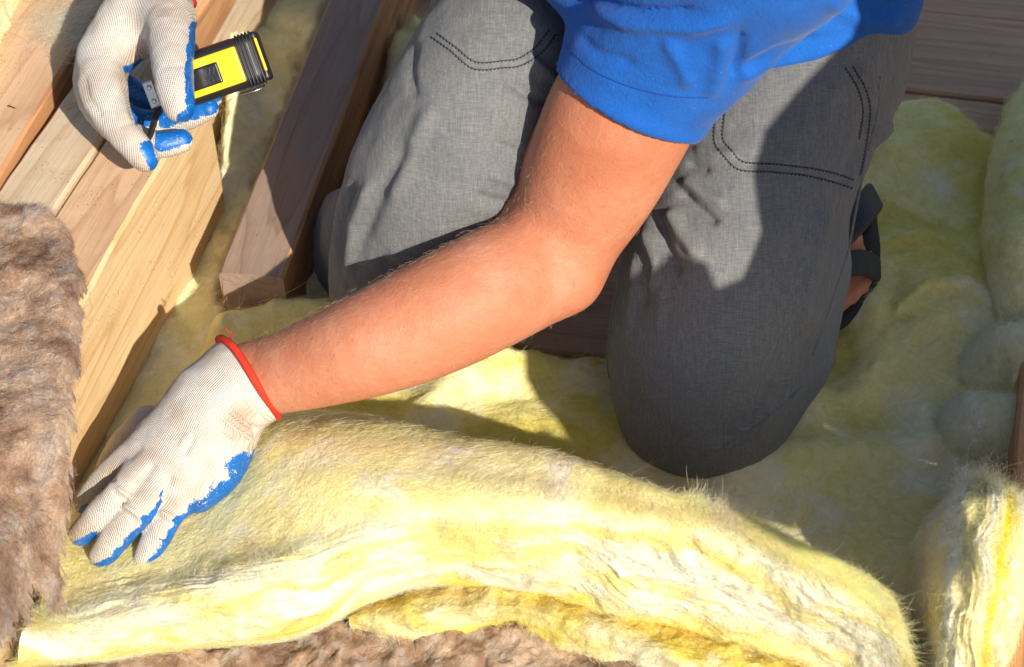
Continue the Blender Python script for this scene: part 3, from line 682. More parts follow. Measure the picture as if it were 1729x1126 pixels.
lump('glass_wool_piece', [J((1655, 630, .025, 42), (1700, 600, .04, 45), (1780, 590, .04, 60)), J((1700, 660, .02, 30), (1780, 640, .03, 50))], .003, .02, .008, 'crumpled wool fold just above the rounded pale lump', lambda V, a, b, c: col_floor(V, a, b, c)*.5+Y_CREAM*.45, 4000, 411)
lump('glass_wool_piece', [J((1790, 170, .03, 70), (1748, 260, .05, 62), (1730, 370, .06, 62), (1722, 480, .05, 56), (1740, 570, .03, 50))], .003, .02, .009, 'rolled wool edge rising up the right side near the grey boards', lambda V, a, b, c: col_floor(V, a, b, c)*.6+Y_PALE*.35, 7000, 421, 9)

# thin wisps of wool lying over the outer beam
o_ = empty('wool_tuft', W(100, 60, ZT+.01)); tag(o_, 'thin see through wisp of glass wool caught on the outer left beam', 'wool tuft')
g = np.array([W(x, y, ZT+.008) for x, y in zip(RNG.normal(95, 34, 1500), RNG.normal(48, 24, 1500))])
w1 = fibres('fibre', None, g, np.tile([0, 0, 1.], (1500, 1)), np.tile(Y_CREAM*.9, (1500, 1)), np.tile([1., .25, 0], (1500, 1)), 900, .035, .00007, .004, .6, M['fibre'], 31, 10)
adopt(w1, o_)

# ------------------------------------------------------------------ the worker
person = empty('person', (.1, .1, .0))
tag(person, 'worker in blue t-shirt and grey trousers kneeling and pressing wool with one gloved hand', 'person')
def px2m(q): return q
SH_L = np.array([.165, -.10, .51]); SH_R = np.array([-.04, .03, .62])
HIP_L = np.array([.235, .17, .42]); HIP_R = np.array([.055, .17, .42])
CHEST = np.array([.06, -.02, .64]); PELV = np.array([.145, .20, .45])
# arm on the right of the picture, reaching down to the wool
armL = J((1067, 160, .352, 124), (1037, 217, .328, 124), (1004, 290, .294, 116), (974, 352, .263, 104), (938, 412, .235, 90))
foreL = J((938, 420, .235, 88), (896, 454, .229, 96), (832, 486, .230, 101), (736, 534, .219, 99), (633, 578, .203, 90), (530, 614, .177, 75), (465, 632, .158, 67), (405, 650, .148, 63), (350, 690, .140, 46))
armR = [(SH_R, .062), (np.array([-.22, .16, .50]), .050), ]
wristR = ball(285, -60, .285, 58)
elbR = (np.array([-.235, .20, .47]), .046)
s = SDF((-.45, -.40, -.02), (.45, .52, .98), .004)
s.chain([(SH_L, .066)]+J((1150, 30, .412, 118), (1092, 112, .374, 120))+armL, .012); s.chain(foreL, .014)
s.cone(ball(948, 456, .226, 52), ball(972, 484, .222, 22), .03)         # point of the elbow

s.chain([(SH_R, .062), elbR], .02); s.chain([elbR, (np.array([-.25, .12, .40]), .046), (wristR[0], .030)], .02)
s.chain([(PELV, .10), (CHEST, .095)], .05); s.chain([(SH_L, .07), (CHEST+[0, 0, .02], .09), (SH_R, .07)], .05)
NECK = CHEST+np.array([-.04, -.10, .10]); HEAD = NECK+np.array([-.02, -.075, .085])
s.cone((CHEST+[0, -.03, .05], .065), (NECK, .056), .03); s.chain([(NECK, .056), (HEAD+[0, .02, 0], .075), (HEAD+[0, 0, .03], .088)], .02)
s.cone((HEAD+[0, -.075, -.02], .016), (HEAD+[0, -.095, -.045], .017), .012)   # nose
s.cone((HEAD+[0, -.03, -.07], .045), (HEAD+[0, -.045, -.08], .035), .03)       # jaw
for e in (-1, 1):
    s.cone((HEAD+[e*.088, .01, -.01], .014), (HEAD+[e*.094, .02, -.03], .010), .006)
thL = [(HIP_L, .105)]+J((1385, 60, .290, 158), (1318, 200, .250, 160), (1262, 340, .210, 168), (1225, 480, .165, 176), (1198, 590, .105, 172), (1190, 655, .072, 152))
thR = [(HIP_R, .105)]+J((880, 30, .322, 152), (842, 110, .314, 150), (790, 210, .284, 154), (745, 310, .234, 158), (712, 400, .176, 150), (690, 480, .115, 132), (682, 540, .08, 110))
kneeL = ball(1185, 655, .075, 120); kneeR = ball(672, 500, .09, 100)
s.chain([(p, q*.78) for p, q in thL], .03); s.chain([(p, q*.78) for p, q in thR], .03)
ankL = ball(1412, 330, .12, 36); ankR = (kneeR[0]+np.array([.085, .33, .03]), .035)
s.chain([(kneeL[0], .055), ball(1318, 540, .085, 62), ball(1378, 430, .11, 46), (ankL[0], .018)], .006); s.chain([(kneeR[0], .055), ankR], .02)
# foot on the right of the picture, toes tucked and pointing to the camera
s.chain([ankL, ball(1412, 380, .095, 34), ball(1418, 440, .068, 34)], .008); s.chain([ball(1424, 400, .080, 32), ball(1432, 455, .06, 28)], .008)
for tx, ty, tr in ((1416, 512, 18), (1437, 500, 16), (1456, 486, 13), (1466, 472, 10)):
    s.cone(ball(tx+2, ty-40, .068, tr), ball(tx, ty, .062, tr), .004)
s.chain([ankR, (ankR[0]+np.array([0, .03, -.07]), .03)], .02)
V, Q = s.quads(); V = relax(V, Q, 2, .4)
skin_o = mesh('body', V, Q, M['skin']); adopt(skin_o, person)
xs, ys = proj_arr(V); Nb = vnormals(V, Q); am = ((xs > 420) & (xs < 1120) & (ys > 180) & (ys < 710) & (V[:, 2] > .12)); dA, _ = polydist(xs, ys, [(870, 355), (700, 440), (500, 540)])
FLa = np.tile(W(465, 630, .16)-W(900, 450, .23), (am.sum(), 1))*3
hw = .35+np.exp(-(dA[am]/70)**2)*2
hr = fibres('arm_hair', None, V[am], Nb[am], np.tile(np.array([.78, .62, .46]), (am.sum(), 1)), FLa, 4200, .0065, .000045, .0011, .35, M['fibre'], 61, 5, weight=hw); adopt(hr, person)
BODY = BVHTree.FromPolygons([tuple(v) for v in V.tolist()], Q.tolist())
# eyes, brows, mouth, hair
eye_m = plain('eye_white', (.75, .73, .70), .2); hair_m = plain('dark_brown_hair', (.045, .028, .018), .6, .4, bumpscale=300)
lip_m = plain('lip', (.45, .16, .12), .5)
def small(name, pts, r, mat, par):
    s = SDF(np.min(pts, 0)-r-.01, np.max(pts, 0)+r+.01, max(r/4, .0012)); s.chain([(p, r) for p in pts], .004); V, Q = s.quads(); o = mesh(name, V, Q, mat); adopt(o, par); return o
for e in (-1, 1):
    c = HEAD+np.array([e*.032, -.068, .0]); small('eye', [c, c+[0, .001, 0]], .013, eye_m, person)
small('mouth', [HEAD+np.array([x, -.078+abs(x)*.3, -.072]) for x in (-.02, 0, .02)], .006, lip_m, person)
s = SDF(HEAD-.16, HEAD+.16, .004); s.chain([(HEAD+[0, .02, .035], .096), (HEAD+[0, .045, .0], .085)], .02)
s.cone((HEAD+[0, -.10, -.055], .075), (HEAD+[0, -.13, -.06], .09), .01, op='sub')
V, Q = s.quads(); V = V+vnormals(V, Q)*(.004*ridge(V, 60, 3, 5))[:, None]; adopt(mesh('hair', V, Q, hair_m), person)

# trousers
s = SDF((-.30, -.36, -.02), (.50, .42, .62), .003)
s.chain(thL, .02)
s.cone(ball(1345, 460, .13, 80), ball(1330, 590, .085, 60), .06); s.cone(ball(1170, 690, .055, 88), ball(1205, 690, .055, 90), .04)
s.cone(ball(1272, 650, .060, 56), ball(1225, 700, .050, 66), .03)
s.chain(thR, .02)
s.cone(ball(610, 390, .10, 46), ball(592, 450, .07, 28), .03)
s.chain([(PELV, .145), (PELV+[0, .03, -.02], .15)], .05); s.cone((PELV+[.07, .06, -.04], .13), (PELV+[-.07, .06, -.04], .13), .05)
s.cone((kneeL[0]+[.03, .10, .02], .07), (kneeL[0]+[.06, .2, .04], .07), .04)
s.cone((kneeR[0]+[.0, .06, .0], .065), (kneeR[0]+[.03, .15, .02], .065), .03)
cR = ball(556, 418, .085, 12)                     # trouser leg hanging open beside the shin
s.chain(J((566, 350, .10, 20), (556, 400, .085, 22), (562, 450, .07, 20), (575, 480, .06, 14)), .02)
s.cone(ball(1350, 640, .06, 20), ball(1310, 690, .05, 24), .02)
V, Q = s.quads(); V = relax(V, Q, 2, .4); N = vnormals(V, Q)
FO = [([(1130, 350), (1150, 395), (1185, 440)], 12, .006), ([(1110, 360), (1125, 420), (1150, 470)], 9, -.005), ([(1090, 380), (1105, 440), (1100, 500)], 9, .004), ([(1150, 300), (1190, 330), (1230, 345)], 10, .004),
      ([(1145, 320), (1185, 355), (1215, 380)], 8, -.005), ([(1075, 420), (1068, 500), (1062, 580)], 7, .003), ([(1100, 440), (1085, 520)], 7, -.003),
      ([(1480, 150), (1460, 240), (1420, 330)], 12, -.005), ([(1500, 190), (1480, 260), (1450, 330)], 10, .005), ([(1440, 110), (1475, 160), (1478, 230)], 8, .004),
      ([(1425, 330), (1405, 430), (1370, 540)], 12, -.004), ([(1400, 340), (1370, 460), (1345, 560)], 16, .004), ([(1350, 600), (1330, 660), (1260, 720)], 12, .005), ([(1380, 560), (1345, 640), (1290, 690)], 9, -.006), ([(1310, 640), (1270, 700), (1190, 745)], 10, -.003),
      ([(1060, 620), (1085, 690), (1140, 740)], 12, -.002), ([(1170, 250), (1210, 262), (1250, 262)], 8, .003), ([(1160, 275), (1200, 290)], 7, -.003), ([(1420, 130), (1400, 170), (1400, 220)], 9, .002), ([(655, 420), (700, 450), (740, 455)], 9, .003), ([(640, 440), (690, 470)], 8, -.003), ([(1120, 480), (1110, 560)], 8, .002), ([(700, 230), (640, 330), (600, 420)], 16, -.004), ([(735, 170), (690, 260), (655, 350)], 14, .004), ([(600, 300), (575, 370), (572, 460)], 8, -.006), ([(630, 300), (600, 380), (590, 470)], 9, .004),
      ([(880, 90), (930, 130), (960, 160)], 9, .004), ([(850, 130), (910, 170), (950, 190)], 8, -.004), ([(830, 240), (880, 260)], 9, -.003), ([(820, 290), (875, 310)], 9, .003), ([(800, 330), (860, 345)], 8, -.003), ([(700, 60), (690, 120), (700, 170)], 9, -.003)]
V = folds(V, N, [(a, b, c*1.35) for a, b, c in FO]); V = V+N*(.0030*fbm(V, 13, 3, 500)+.0010*ridge(V*[1, 1, .5], 34, 2, 501))[:, None]
tr = mesh('trousers', V, Q, M['denim']); adopt(tr, person)
TROU = BVHTree.FromPolygons([tuple(v) for v in V.tolist()], Q.tolist())
def onto(bvh, x, y, off=.0006):
    d = AR*(x-CX)+AU*(CY-y)+AF*FPX; d /= np.linalg.norm(d)
    h = bvh.ray_cast(Vector(CAM), Vector(d), 10)
    return None if h[0] is None else np.array(h[0])-d*off
def smooth_px(pl, n): return catmull(np.array(pl, float), n)
def stitches(name, bvh, pls, step, r, mat, par, wob=1.6, dash=.7):
    parts = []
    for pl in pls:
        c = smooth_px(pl, 400); L = np.concatenate([[0], np.cumsum(np.hypot(*np.diff(c, axis=0).T))]); n = int(L[-1]/step)
        for i in range(n):
            q = []
            for f in (0, .5, 1):
                sarc = (i+f*dash)*step; x = np.interp(sarc, L, c[:, 0]); y = np.interp(sarc, L, c[:, 1]); j = np.interp(sarc, L, np.arange(400)); j = int(min(j, 398)); tx, ty = c[j+1]-c[j]; m = math.hypot(tx, ty)+1e-9
                w = wob*(1 if f == .5 else -.4)
                q.append(onto(bvh, x-ty/m*w, y+tx/m*w, r*.5))
            if all(k is not None for k in q) and max(np.linalg.norm(q[1]-q[0]), np.linalg.norm(q[2]-q[1])) < .02: parts.append(tube(q, r, 5))
    if not parts: return
    V, Fc = join(parts); o = mesh(name, V, Fc, mat); adopt(o, par); o['kind'] = 'stuff'; return o
stitches('stitching', TROU, [[(1216, 150), (1208, 200), (1207, 240), (1222, 262), (1248, 286), (1300, 290), (1360, 296), (1410, 308), (1446, 320)],
    [(1232, 148), (1223, 200), (1221, 234), (1236, 254), (1256, 273), (1310, 277), (1370, 284), (1415, 294), (1448, 306)],
    [(728, 62), (760, 85), (800, 116), (850, 114), (880, 110), (915, 88), (942, 52)], [(738, 56), (770, 80), (803, 104), (850, 102), (876, 98), (905, 78), (930, 46)],
    [(1440, 112), (1462, 150), (1470, 190), (1462, 250), (1452, 300)], [(1428, 114), (1450, 152), (1457, 190), (1450, 240)]], 6.5, .00055, M['thread'], tr)
def seam(name, bvh, pl, r, mat, par, n=60, off=0):
    c = smooth_px(pl, n); q = [onto(bvh, x, y, off) for x, y in c]; q = [k for k in q if k is not None]
    if len(q) > 3: V, Fc = tube(q, r, 6); o = mesh(name, V, Fc, mat); adopt(o, par); return o
seam('seam', TROU, [(1485, 130), (1480, 200), (1460, 270), (1450, 330), (1432, 420), (1400, 520), (1372, 600)], .0014, M['denim'], tr, off=-.0008)
seam('seam', TROU, [(1066, 412), (1048, 470), (1036, 530), (1026, 600), (1030, 640)], .0014, M['denim'], tr, off=-.0008)
seam('hem', TROU, [(1352, 655), (1320, 685), (1270, 725), (1215, 760)], .0024, M['denim'], tr, off=-.0012)

# t-shirt: torso and the sleeve of the reaching arm, hollow at the hems
s = SDF((-.32, -.34, .22), (.46, .40, .86), .003)
slv = [(SH_L+[.0, .0, .0], .086)]+J((1155, 40, .412, 156), (1092, 112, .374, 146), (1067, 164, .352, 140), (1040, 215, .330, 140))
axis = slv[-1][0]-slv[-3][0]; axis /= np.linalg.norm(axis)
s.chain(slv, .02)
s.chain([(SH_R, .080), (SH_R+(elbR[0]-SH_R)*.55, .066)], .02)
hemc = ball(1066, 166, .42, 1)[0]
s2 = s.d.copy()
hp = [W(945, 112, .44), W(1060, 185, .40), W(1190, 206, .44)]
nrm = np.cross(hp[1]-hp[0], hp[2]-hp[0]); nrm /= np.linalg.norm(nrm); nrm = nrm if nrm@axis > 0 else -nrm
nrm = axis*.85+nrm*.15 if nrm@axis < .6 else nrm
s.cut(W(1066, 186, .352), -axis if axis[2] > 0 else axis, .004)
arm2 = [(p, r*1.0+.0030) for p, r in armL]; s.chain(arm2[:2], .003, op='sub'); s.cone(arm2[0], (arm2[0][0]-axis*.05, arm2[0][1]), .003, op='sub')
s.cut(SH_R+(elbR[0]-SH_R)*.5, elbR[0]-SH_R, .004)
# torso
tor = SDF(s.lo, s.lo+(s.n-1)*s.v, s.v); tor.n = s.n; tor.d = np.full(s.n, .2, np.float32)
for e, w in ((.105, .105), (-.075, .105)):
    tor.chain([(PELV+[e, -.03, -.0], w+.01), (PELV+[e*.95, -.13, .06], w), (CHEST+[e*.9, .02, .0], .115)], .06)
tor.chain(J((1230, 20, .335, 112), (1330, 12, .335, 118), (1440, -22, .335, 122)), .05); tor.chain(J((1150, -30, .38, 110), (1060, -45, .40, 100), (1005, -38, .40, 82), (950, -75, .43, 75)), .05)
tor.chain([(SH_L, .085), (CHEST+[0, 0, .03], .11), (SH_R, .08)], .06); tor.cone((CHEST, .11), (CHEST+[-.01, -.05, .05], .085), .05)
cutp = W(1400, 112, .33)
tor.cut(W(1390, 100, .285), np.array([-.10, .30, -.80]), .006)
k = .03; h = np.maximum(k-np.abs(s.d-tor.d), 0)/k; s.d = np.minimum(s.d, tor.d)-h*h*k*.25
V, Q = s.quads(); V = relax(V, Q, 2, .4); N = vnormals(V, Q)
FS = [([(985, 5), (1060, 40), (1170, 45), (1260, 25)], 12, .006), ([(1010, 0), (1080, 20), (1180, 20)], 8, -.006), ([(1240, 140), (1290, 110), (1370, 95), (1450, 60)], 9, .004), ([(1250, 120), (1310, 88), (1400, 60)], 9, -.004),
      ([(1220, 60), (1215, 110), (1200, 170)], 12, .004), ([(1250, 50), (1245, 100), (1235, 135)], 9, -.006), ([(1390, 0), (1460, 35), (1530, 30)], 14, .005), ([(975, 60), (1010, 90), (1080, 110)], 10, -.003), ([(1120, 60), (1150, 110), (1165, 150)], 12, .003)]
V = folds(V, N, FS); V = V+N*(.0022*fbm(V, 16, 3, 520))[:, None]
sh = mesh('t_shirt', V, Q, M['shirt']); adopt(sh, person)
SHIRT = BVHTree.FromPolygons([tuple(v) for v in V.tolist()], Q.tolist())
stitches('hem_stitching', SHIRT, [[(955, 78), (1000, 118), (1060, 145), (1130, 162), (1200, 165)]], 5, .0004, M['thread_blue'], sh, wob=.3)

# ------------------------------------------------------------------ gloves
def frame(yaxis, zaxis, origin):
    y = Vector(yaxis).normalized(); x = y.cross(Vector(zaxis)).normalized(); z = x.cross(y)
    return Matrix(((x[0], y[0], z[0], origin[0]), (x[1], y[1], z[1], origin[1]), (x[2], y[2], z[2], origin[2]), (0, 0, 0, 1)))
# lower glove: left hand, back up, finger tips pushed into the wool
wr = ball(408, 648, .148, 77)
s = SDF(W(300, 800, .08)-[.18, .17, .09], W(300, 800, .08)+[.16, .17, .15], .0015)
cuff = J((430, 635, .151, 82), (398, 657, .147, 79), (368, 682, .143, 76))
s.chain(cuff, .01)
palm = [J((352, 690, .143, 56), (265, 742, .128, 40), (214, 782, .120, 27)),
        J((352, 690, .143, 58), (286, 752, .134, 42), (236, 800, .128, 27)),
        J((355, 695, .142, 58), (312, 770, .132, 44), (270, 818, .122, 28)),
        J((368, 705, .138, 56), (350, 780, .122, 46), (312, 836, .112, 30))]
for p in palm: s.chain(p, .016, squash=((-.25, -.2, .95), .95))
s.chain(J((385, 740, .118, 44), (372, 790, .108, 40), (335, 835, .100, 30)), .014)         # heel of the hand
F1 = J((210, 782, .120, 26), (186, 800, .114, 23), (160, 826, .096, 20), (142, 852, .076, 17))
F2 = J((238, 800, .128, 27), (204, 832, .124, 26), (168, 868, .105, 24), (142, 896, .084, 21), (136, 904, .076, 18))
F3 = J((268, 818, .122, 28), (238, 856, .118, 28), (206, 894, .100, 26), (178, 930, .080, 23), (170, 938, .072, 19))
F4 = J((308, 838, .110, 27), (284, 868, .108, 27), (264, 906, .092, 24), (246, 944, .076, 20), (242, 952, .070, 17))
FT = J((250, 720, .105, 36), (205, 760, .082, 26), (180, 800, .062, 20))
tmp = SDF(s.lo, s.lo+(s.n-1)*s.v, s.v); tmp.n = s.n; tmp.d = np.full(s.n, .2, np.float32)
for f in (F1, F2, F3, F4, FT):
    t_ = SDF(s.lo, s.lo+(s.n-1)*s.v, s.v); t_.n = s.n; t_.d = np.full(s.n, .2, np.float32); t_.chain(f, .003)
    tmp.d = np.minimum(tmp.d, t_.d)                         # fingers stay apart
k = .006; h = np.maximum(k-np.abs(s.d-tmp.d), 0)/k; s.d = np.minimum(s.d, tmp.d)-h*h*k*.25
ax_c = cuff[0][0]-cuff[1][0]; ax_c /= np.linalg.norm(ax_c)
s.cut(W(421, 636, .151), ax_c, .002)
V, Q = s.quads(); V = relax(V, Q, 2, .4); N = vnormals(V, Q)
GF = [([(178, 800), (196, 812)], 5, -.0012), ([(196, 822), (226, 842)], 4, .0022), ([(188, 830), (216, 850)], 4, -.0014), ([(206, 848), (244, 876)], 4, .0018), ([(200, 858), (234, 884)], 4, -.0014), ([(268, 862), (300, 876)], 4, .0016), ([(262, 872), (292, 888)], 4, -.0012),
      ([(350, 600), (392, 640), (430, 690), (450, 716)], 5, -.0008), ([(385, 690), (410, 712), (436, 728)], 4, -.0018), ([(376, 706), (400, 726), (430, 744)], 4, .0016), ([(372, 722), (400, 742)], 4, -.0012), ([(320, 730), (300, 760)], 5, .0010), ([(330, 735), (312, 768)], 4, -.0010),
      ([(214, 776), (240, 750)], 7, -.0012), ([(240, 812), (262, 780)], 7, -.0016), ([(275, 844), (290, 800)], 7, -.0016)]
V = folds(V, N, [(a, b, c*1.3) for a, b, c in GF])+N*(.0008*fbm(V, 70, 3, 700))[:, None]; N = vnormals(V, Q)
x, y = proj_arr(V); pdn = np.array([.62, -.10, -.70]); pdn /= np.linalg.norm(pdn)
tipd = np.minimum.reduce([np.linalg.norm(V-f[-1][0], axis=1) for f in (F1, F2, F3, F4)])
coat = (N@pdn)*.9+.27-.13*ss(290, 340, x)+1.0*ss(.026, .006, tipd)*(.35+.65*ss(-.4, .3, N@pdn))+.02+.18*fbm(V, 150, 2, 750)
dirt = .5+.9*fbm(V, 40, 3, 71)+.5*ss(.03, .0, tipd); dirt = np.clip(dirt-.2, 0, 1)*.8
coat = coat-1.3*ss(772, 735, y+.25*(x-420)+14*fbm(V, 60, 3, 733))*ss(300, 340, x)
Mg = frame((wr[0]-F3[0][0]), (-.2, -.3, .9), wr[0])
g1 = mesh('glove', V, Q, M['glove'], attrs={'coat': coat, 'dirt': dirt}, M=Mg); g1['label'] = 'cream knit glove with blue dipped palm, pushed into the wool'
adopt(g1, person)
# red elastic edge: a ring that hugs the wrist
def ring(center, axis, r, thick, name, par, sq=1.0, dirx=None):
    a = axis/np.linalg.norm(axis); u_ = np.cross(a, [0, 0, 1.]); u_ /= np.linalg.norm(u_); v_ = np.cross(a, u_)
    pts = [center+r*(math.cos(t)*u_+sq*math.sin(t)*v_)+a*.0012*math.sin(3*t) for t in np.linspace(0, 2*math.pi, 49)[:-1]]
    Vv, Ff = tube(pts, thick, 8, closed=True); Vv = np.array(Vv); Vv += (Vv-center)*(.004*fbm(Vv, 500, 2, 4))[:, None]
    o = mesh(name, Vv, Ff, M['red_cuff']); return o
cc = W(419, 638, .153); rr = 84*((cc-CAM)@AF)/FPX
o = ring(cc, ax_c, rr-.0008, .0030, 'cuff', g1); o.parent = g1; o.matrix_parent_inverse = Mg.inverted()
o = mesh('thread_end', *tube([W(388, 572, .183)+np.array([.003*math.sin(i*1.3), .001*i, .0018*i]) for i in range(5)], .0006, 5), M['red_cuff']); o.parent = g1; o.matrix_parent_inverse = Mg.inverted()

# upper glove: right hand closed round the tape measure
s = SDF(W(245, 130, .24)-[.15, .12, .12], W(245, 130, .24)+[.15, .17, .15], .0015)
s.chain(J((292, -75, .292, 56), (268, -20, .285, 60), (240, 28, .276, 58)), .012)
s.chain(J((250, 20, .276, 50), (205, 55, .266, 44), (178, 95, .256, 40)), .016)
s.chain(J((235, 30, .27, 46), (190, 80, .256, 40), (158, 130, .240, 30)), .016)
s.chain(J((270, 10, .28, 48), (285, 35, .282, 44)), .014)
tmp = None
IX = J((178, 92, .258, 38), (174, 140, .252, 40), (186, 186, .246, 35), (208, 222, .240, 29), (234, 254, .232, 25), (247, 270, .226, 21))
TH = J((282, 30, .288, 44), (288, 62, .292, 40), (291, 105, .292, 35), (296, 150, .288, 31), (302, 180, .282, 26))
MD = J((160, 125, .236, 30), (162, 170, .222, 30), (205, 222, .208, 26), (262, 244, .205, 23), (306, 237, .207, 20))
RG = J((165, 120, .225, 28), (180, 175, .207, 27), (240, 208, .197, 24), (305, 200, .203, 23), (352, 184, .214, 18))
PK = J((180, 110, .222, 26), (215, 150, .203, 24), (260, 168, .202, 21), (310, 174, .205, 20), (358, 165, .212, 17))
for f in (IX, TH, MD, RG, PK):
    t_ = SDF(s.lo, s.lo+(s.n-1)*s.v, s.v); t_.n = s.n; t_.d = np.full(s.n, .2, np.float32); t_.chain(f, .003)
    if tmp is None: tmp = t_.d
    else: tmp = np.minimum(tmp, t_.d)
k = .010; h = np.maximum(k-np.abs(s.d-tmp), 0)/k; s.d = np.minimum(s.d, tmp)-h*h*k*.25
s.cone(ball(232, 150, .256, 16), ball(240, 200, .246, 18), .006, op='sub')
V, Q = s.quads(); V = relax(V, Q, 2, .4); N = vnormals(V, Q)
GF = [([(240, 30), (246, 80), (250, 120)], 8, -.0016), ([(140, 120), (150, 165), (175, 200)], 5, -.0014), ([(130, 130), (138, 165), (160, 200)], 5, .0012), ([(200, 120), (190, 160)], 9, .0012), ([(205, 90), (230, 70), (250, 60)], 7, .0012), ([(200, 215), (225, 205)], 4, -.0009), ([(270, 112), (318, 110)], 4, -.0006)]
V = folds(V, N, GF)+N*(.0006*fbm(V, 90, 2, 720))[:, None]; N = vnormals(V, Q); x, y = proj_arr(V)
def near(ch):
    c = np.array([q for p, q in zip(ch, ch)][0][0]); return np.min([np.linalg.norm(V-p, axis=1) for p, r in ch], 0)
coat = np.full(len(V), -.2)
rightside = N@AR
d, _ = polydist(x, y, [(330, 45), (322, 120), (326, 190), (305, 200)]); coat = np.maximum(coat, np.where(y > 35, 1.05-d/15+.25*rightside, -1)*(N@AR > -.3))
d, _ = polydist(x, y, [(217, 117), (240, 108)]); coat = np.maximum(coat, 1.1-d/13)
d, _ = polydist(x, y, [(246, 248), (258, 272), (262, 284)]); coat = np.maximum(coat, 1.0-d/19)
for ch, a in ((MD, (278, 232)), (RG, (330, 186)), (PK, (340, 166))):
    dd_ = np.min([np.linalg.norm(V-p, axis=1) for p, r in ch[3:]]+[np.linalg.norm(V-(ch[3][0]+ch[4][0])/2, axis=1)], 0)
    seg = np.min([np.linalg.norm(V-p, axis=1) for p, r in TH+IX], 0)
    pad = N@(AU*.75-AF*.66)
    coat = np.maximum(coat, np.where((dd_ < .020) & (seg > .012) & (x > 262), .55+.9*(pad-.15), -1))
coat = np.maximum(coat, np.where((x > 216) & (x < 285) & (y > 128) & (y < 215) & (N@(-AF) > .0) & (np.min([np.linalg.norm(V-p, axis=1) for p, r in MD[1:]+RG[1:]+PK[1:]], 0) < .018), .9, -1))
coat = coat+.30*fbm(V, 130, 3, 751)
dirt = np.clip(.35+.9*fbm(V, 35, 3, 73), 0, 1)*.8
Mg2 = frame(wristR[0]-ball(220, 150, .24, 1)[0], -AF, wristR[0])
g2 = mesh('glove', V, Q, M['glove'], attrs={'coat': coat, 'dirt': dirt}, M=Mg2); g2['label'] = 'cream knit glove with worn blue finger tips, gripping the tape'
adopt(g2, person)
axr = np.array([.10, .10, .04]); pc = ball(296, -20, .288, 1)[0]
# cuff of the upper glove, just past the top edge
d2 = W(330, -60, .30)-W(290, -5, .285); o = ring(W(276, -26, .289), d2, .0295, .0026, 'cuff', g2); o.parent = g2; o.matrix_parent_inverse = Mg2.inverted()

# ------------------------------------------------------------------ tape measure
tapeC = W(368, 118, .272)
eL = AR*.945+AU*.325; eN = -AF*.97-AU*.20-AR*.10; eN -= eN@eL*eL; eN /= np.linalg.norm(eN); eW = np.cross(eN, eL)
tape = empty('tape_measure', tapeC); tag(tape, 'yellow and black tape measure held in the upper gloved hand', 'tape measure')
SC_ = ((tapeC-CAM)@AF)/FPX          # metres per picture pixel at the tape
def TB(name, lx, ly, lz, x0, y0, z0, r, mat, par=tape, vox=.0011, mod=None, r2=None):
    """rounded box in the tape's own frame (length, width, depth), centre x0,y0,z0 (z toward the lock face)"""
    n = 14
    # superellipse style rounded box surface by projecting a cube grid
    g = np.linspace(-1, 1, n*2+1); fs = []; Vv = []
    def side(a, b, c, sgn):
        U2, W2 = np.meshgrid(g, g, indexing='ij'); P = np.zeros((len(g), len(g), 3)); P[..., a] = U2; P[..., b] = W2; P[..., c] = sgn; return P.reshape(-1, 3)
    vs = []; qs = []; off = 0
    for a, b, c in ((0, 1, 2), (1, 2, 0), (2, 0, 1)):
        for sg_ in (-1, 1):
            P = side(a, b, c, sg_); q = gridfaces(len(g), len(g)); q = q if sg_ > 0 else q[:, ::-1]; vs.append(P); qs.append(q+off); off += len(P)
    P = np.concatenate(vs); q = np.concatenate(qs)
    H = np.array([lx, ly, lz])/2; X = P*H; inner = np.maximum(H-r, 1e-5); cl = np.clip(X, -inner, inner); dv = X-cl
    # remap so that rounding has samples
    X = np.sign(P)*(np.abs(P)**.55)*H; cl = np.clip(X, -inner, inner); dv = X-cl; ln = np.linalg.norm(dv, axis=1)[:, None]; X = np.where(ln > 1e-9, cl+dv/np.maximum(ln, 1e-9)*r, X)
    on = ln[:, 0] <= 1e-9
    if mod is not None: X = mod(X)
    X = X+np.array([x0, y0, z0]); V = tapeC+X[:, :1]*eL+X[:, 1:2]*eW+X[:, 2:]*eN
    o = mesh(name, V, q, mat); adopt(o, par); return o
u = SC_
def ridges(X):
    k = ss(.018, .024, X[:, 0]); X = X.copy(); return X
TB('case', 164*u, 86*u, 118*u, -6*u, 0, -59*u, 17*u, M['black_rubber'])
TB('side_panel', 112*u, 62*u, 8*u, -16*u, -2*u, 0, 3.8*u, M['yellow_plastic'])
for i in range(5):            # rubber ribs that wrap the far corner
    Vr = []; a0 = 45+i*6.0
    pr = [(a0*u, -43*u, -16*u), (a0*u, -42*u, -2*u+(-.6*i)*u*i*.35), (a0*u, 0, (1.5-.7*i*i*.42)*u), (a0*u, 40*u, -2*u+(-.6*i)*u*i*.35), (a0*u, 43*u, -16*u)]
    pr = catmull(np.array(pr), 24); V_, F_ = tube([tapeC+p[0]*eL+p[1]*eW+p[2]*eN for p in pr], 1.9*u, 6); adopt(mesh('rib', V_, F_, M['black_rubber']), tape)
TB('end_bumper', 14*u, 86*u, 60*u, 73*u, 0, -40*u, 6.5*u, M['black_rubber'])
TB('end_stripe', 5*u, 58*u, 8*u, 76*u, 2*u, -9.5*u, 2.2*u, M['yellow_plastic'])
lk = TB('lock_button', 62*u, 36*u, 7*u, -28*u, -4*u, 5*u, 3.3*u, M['black_gloss'])
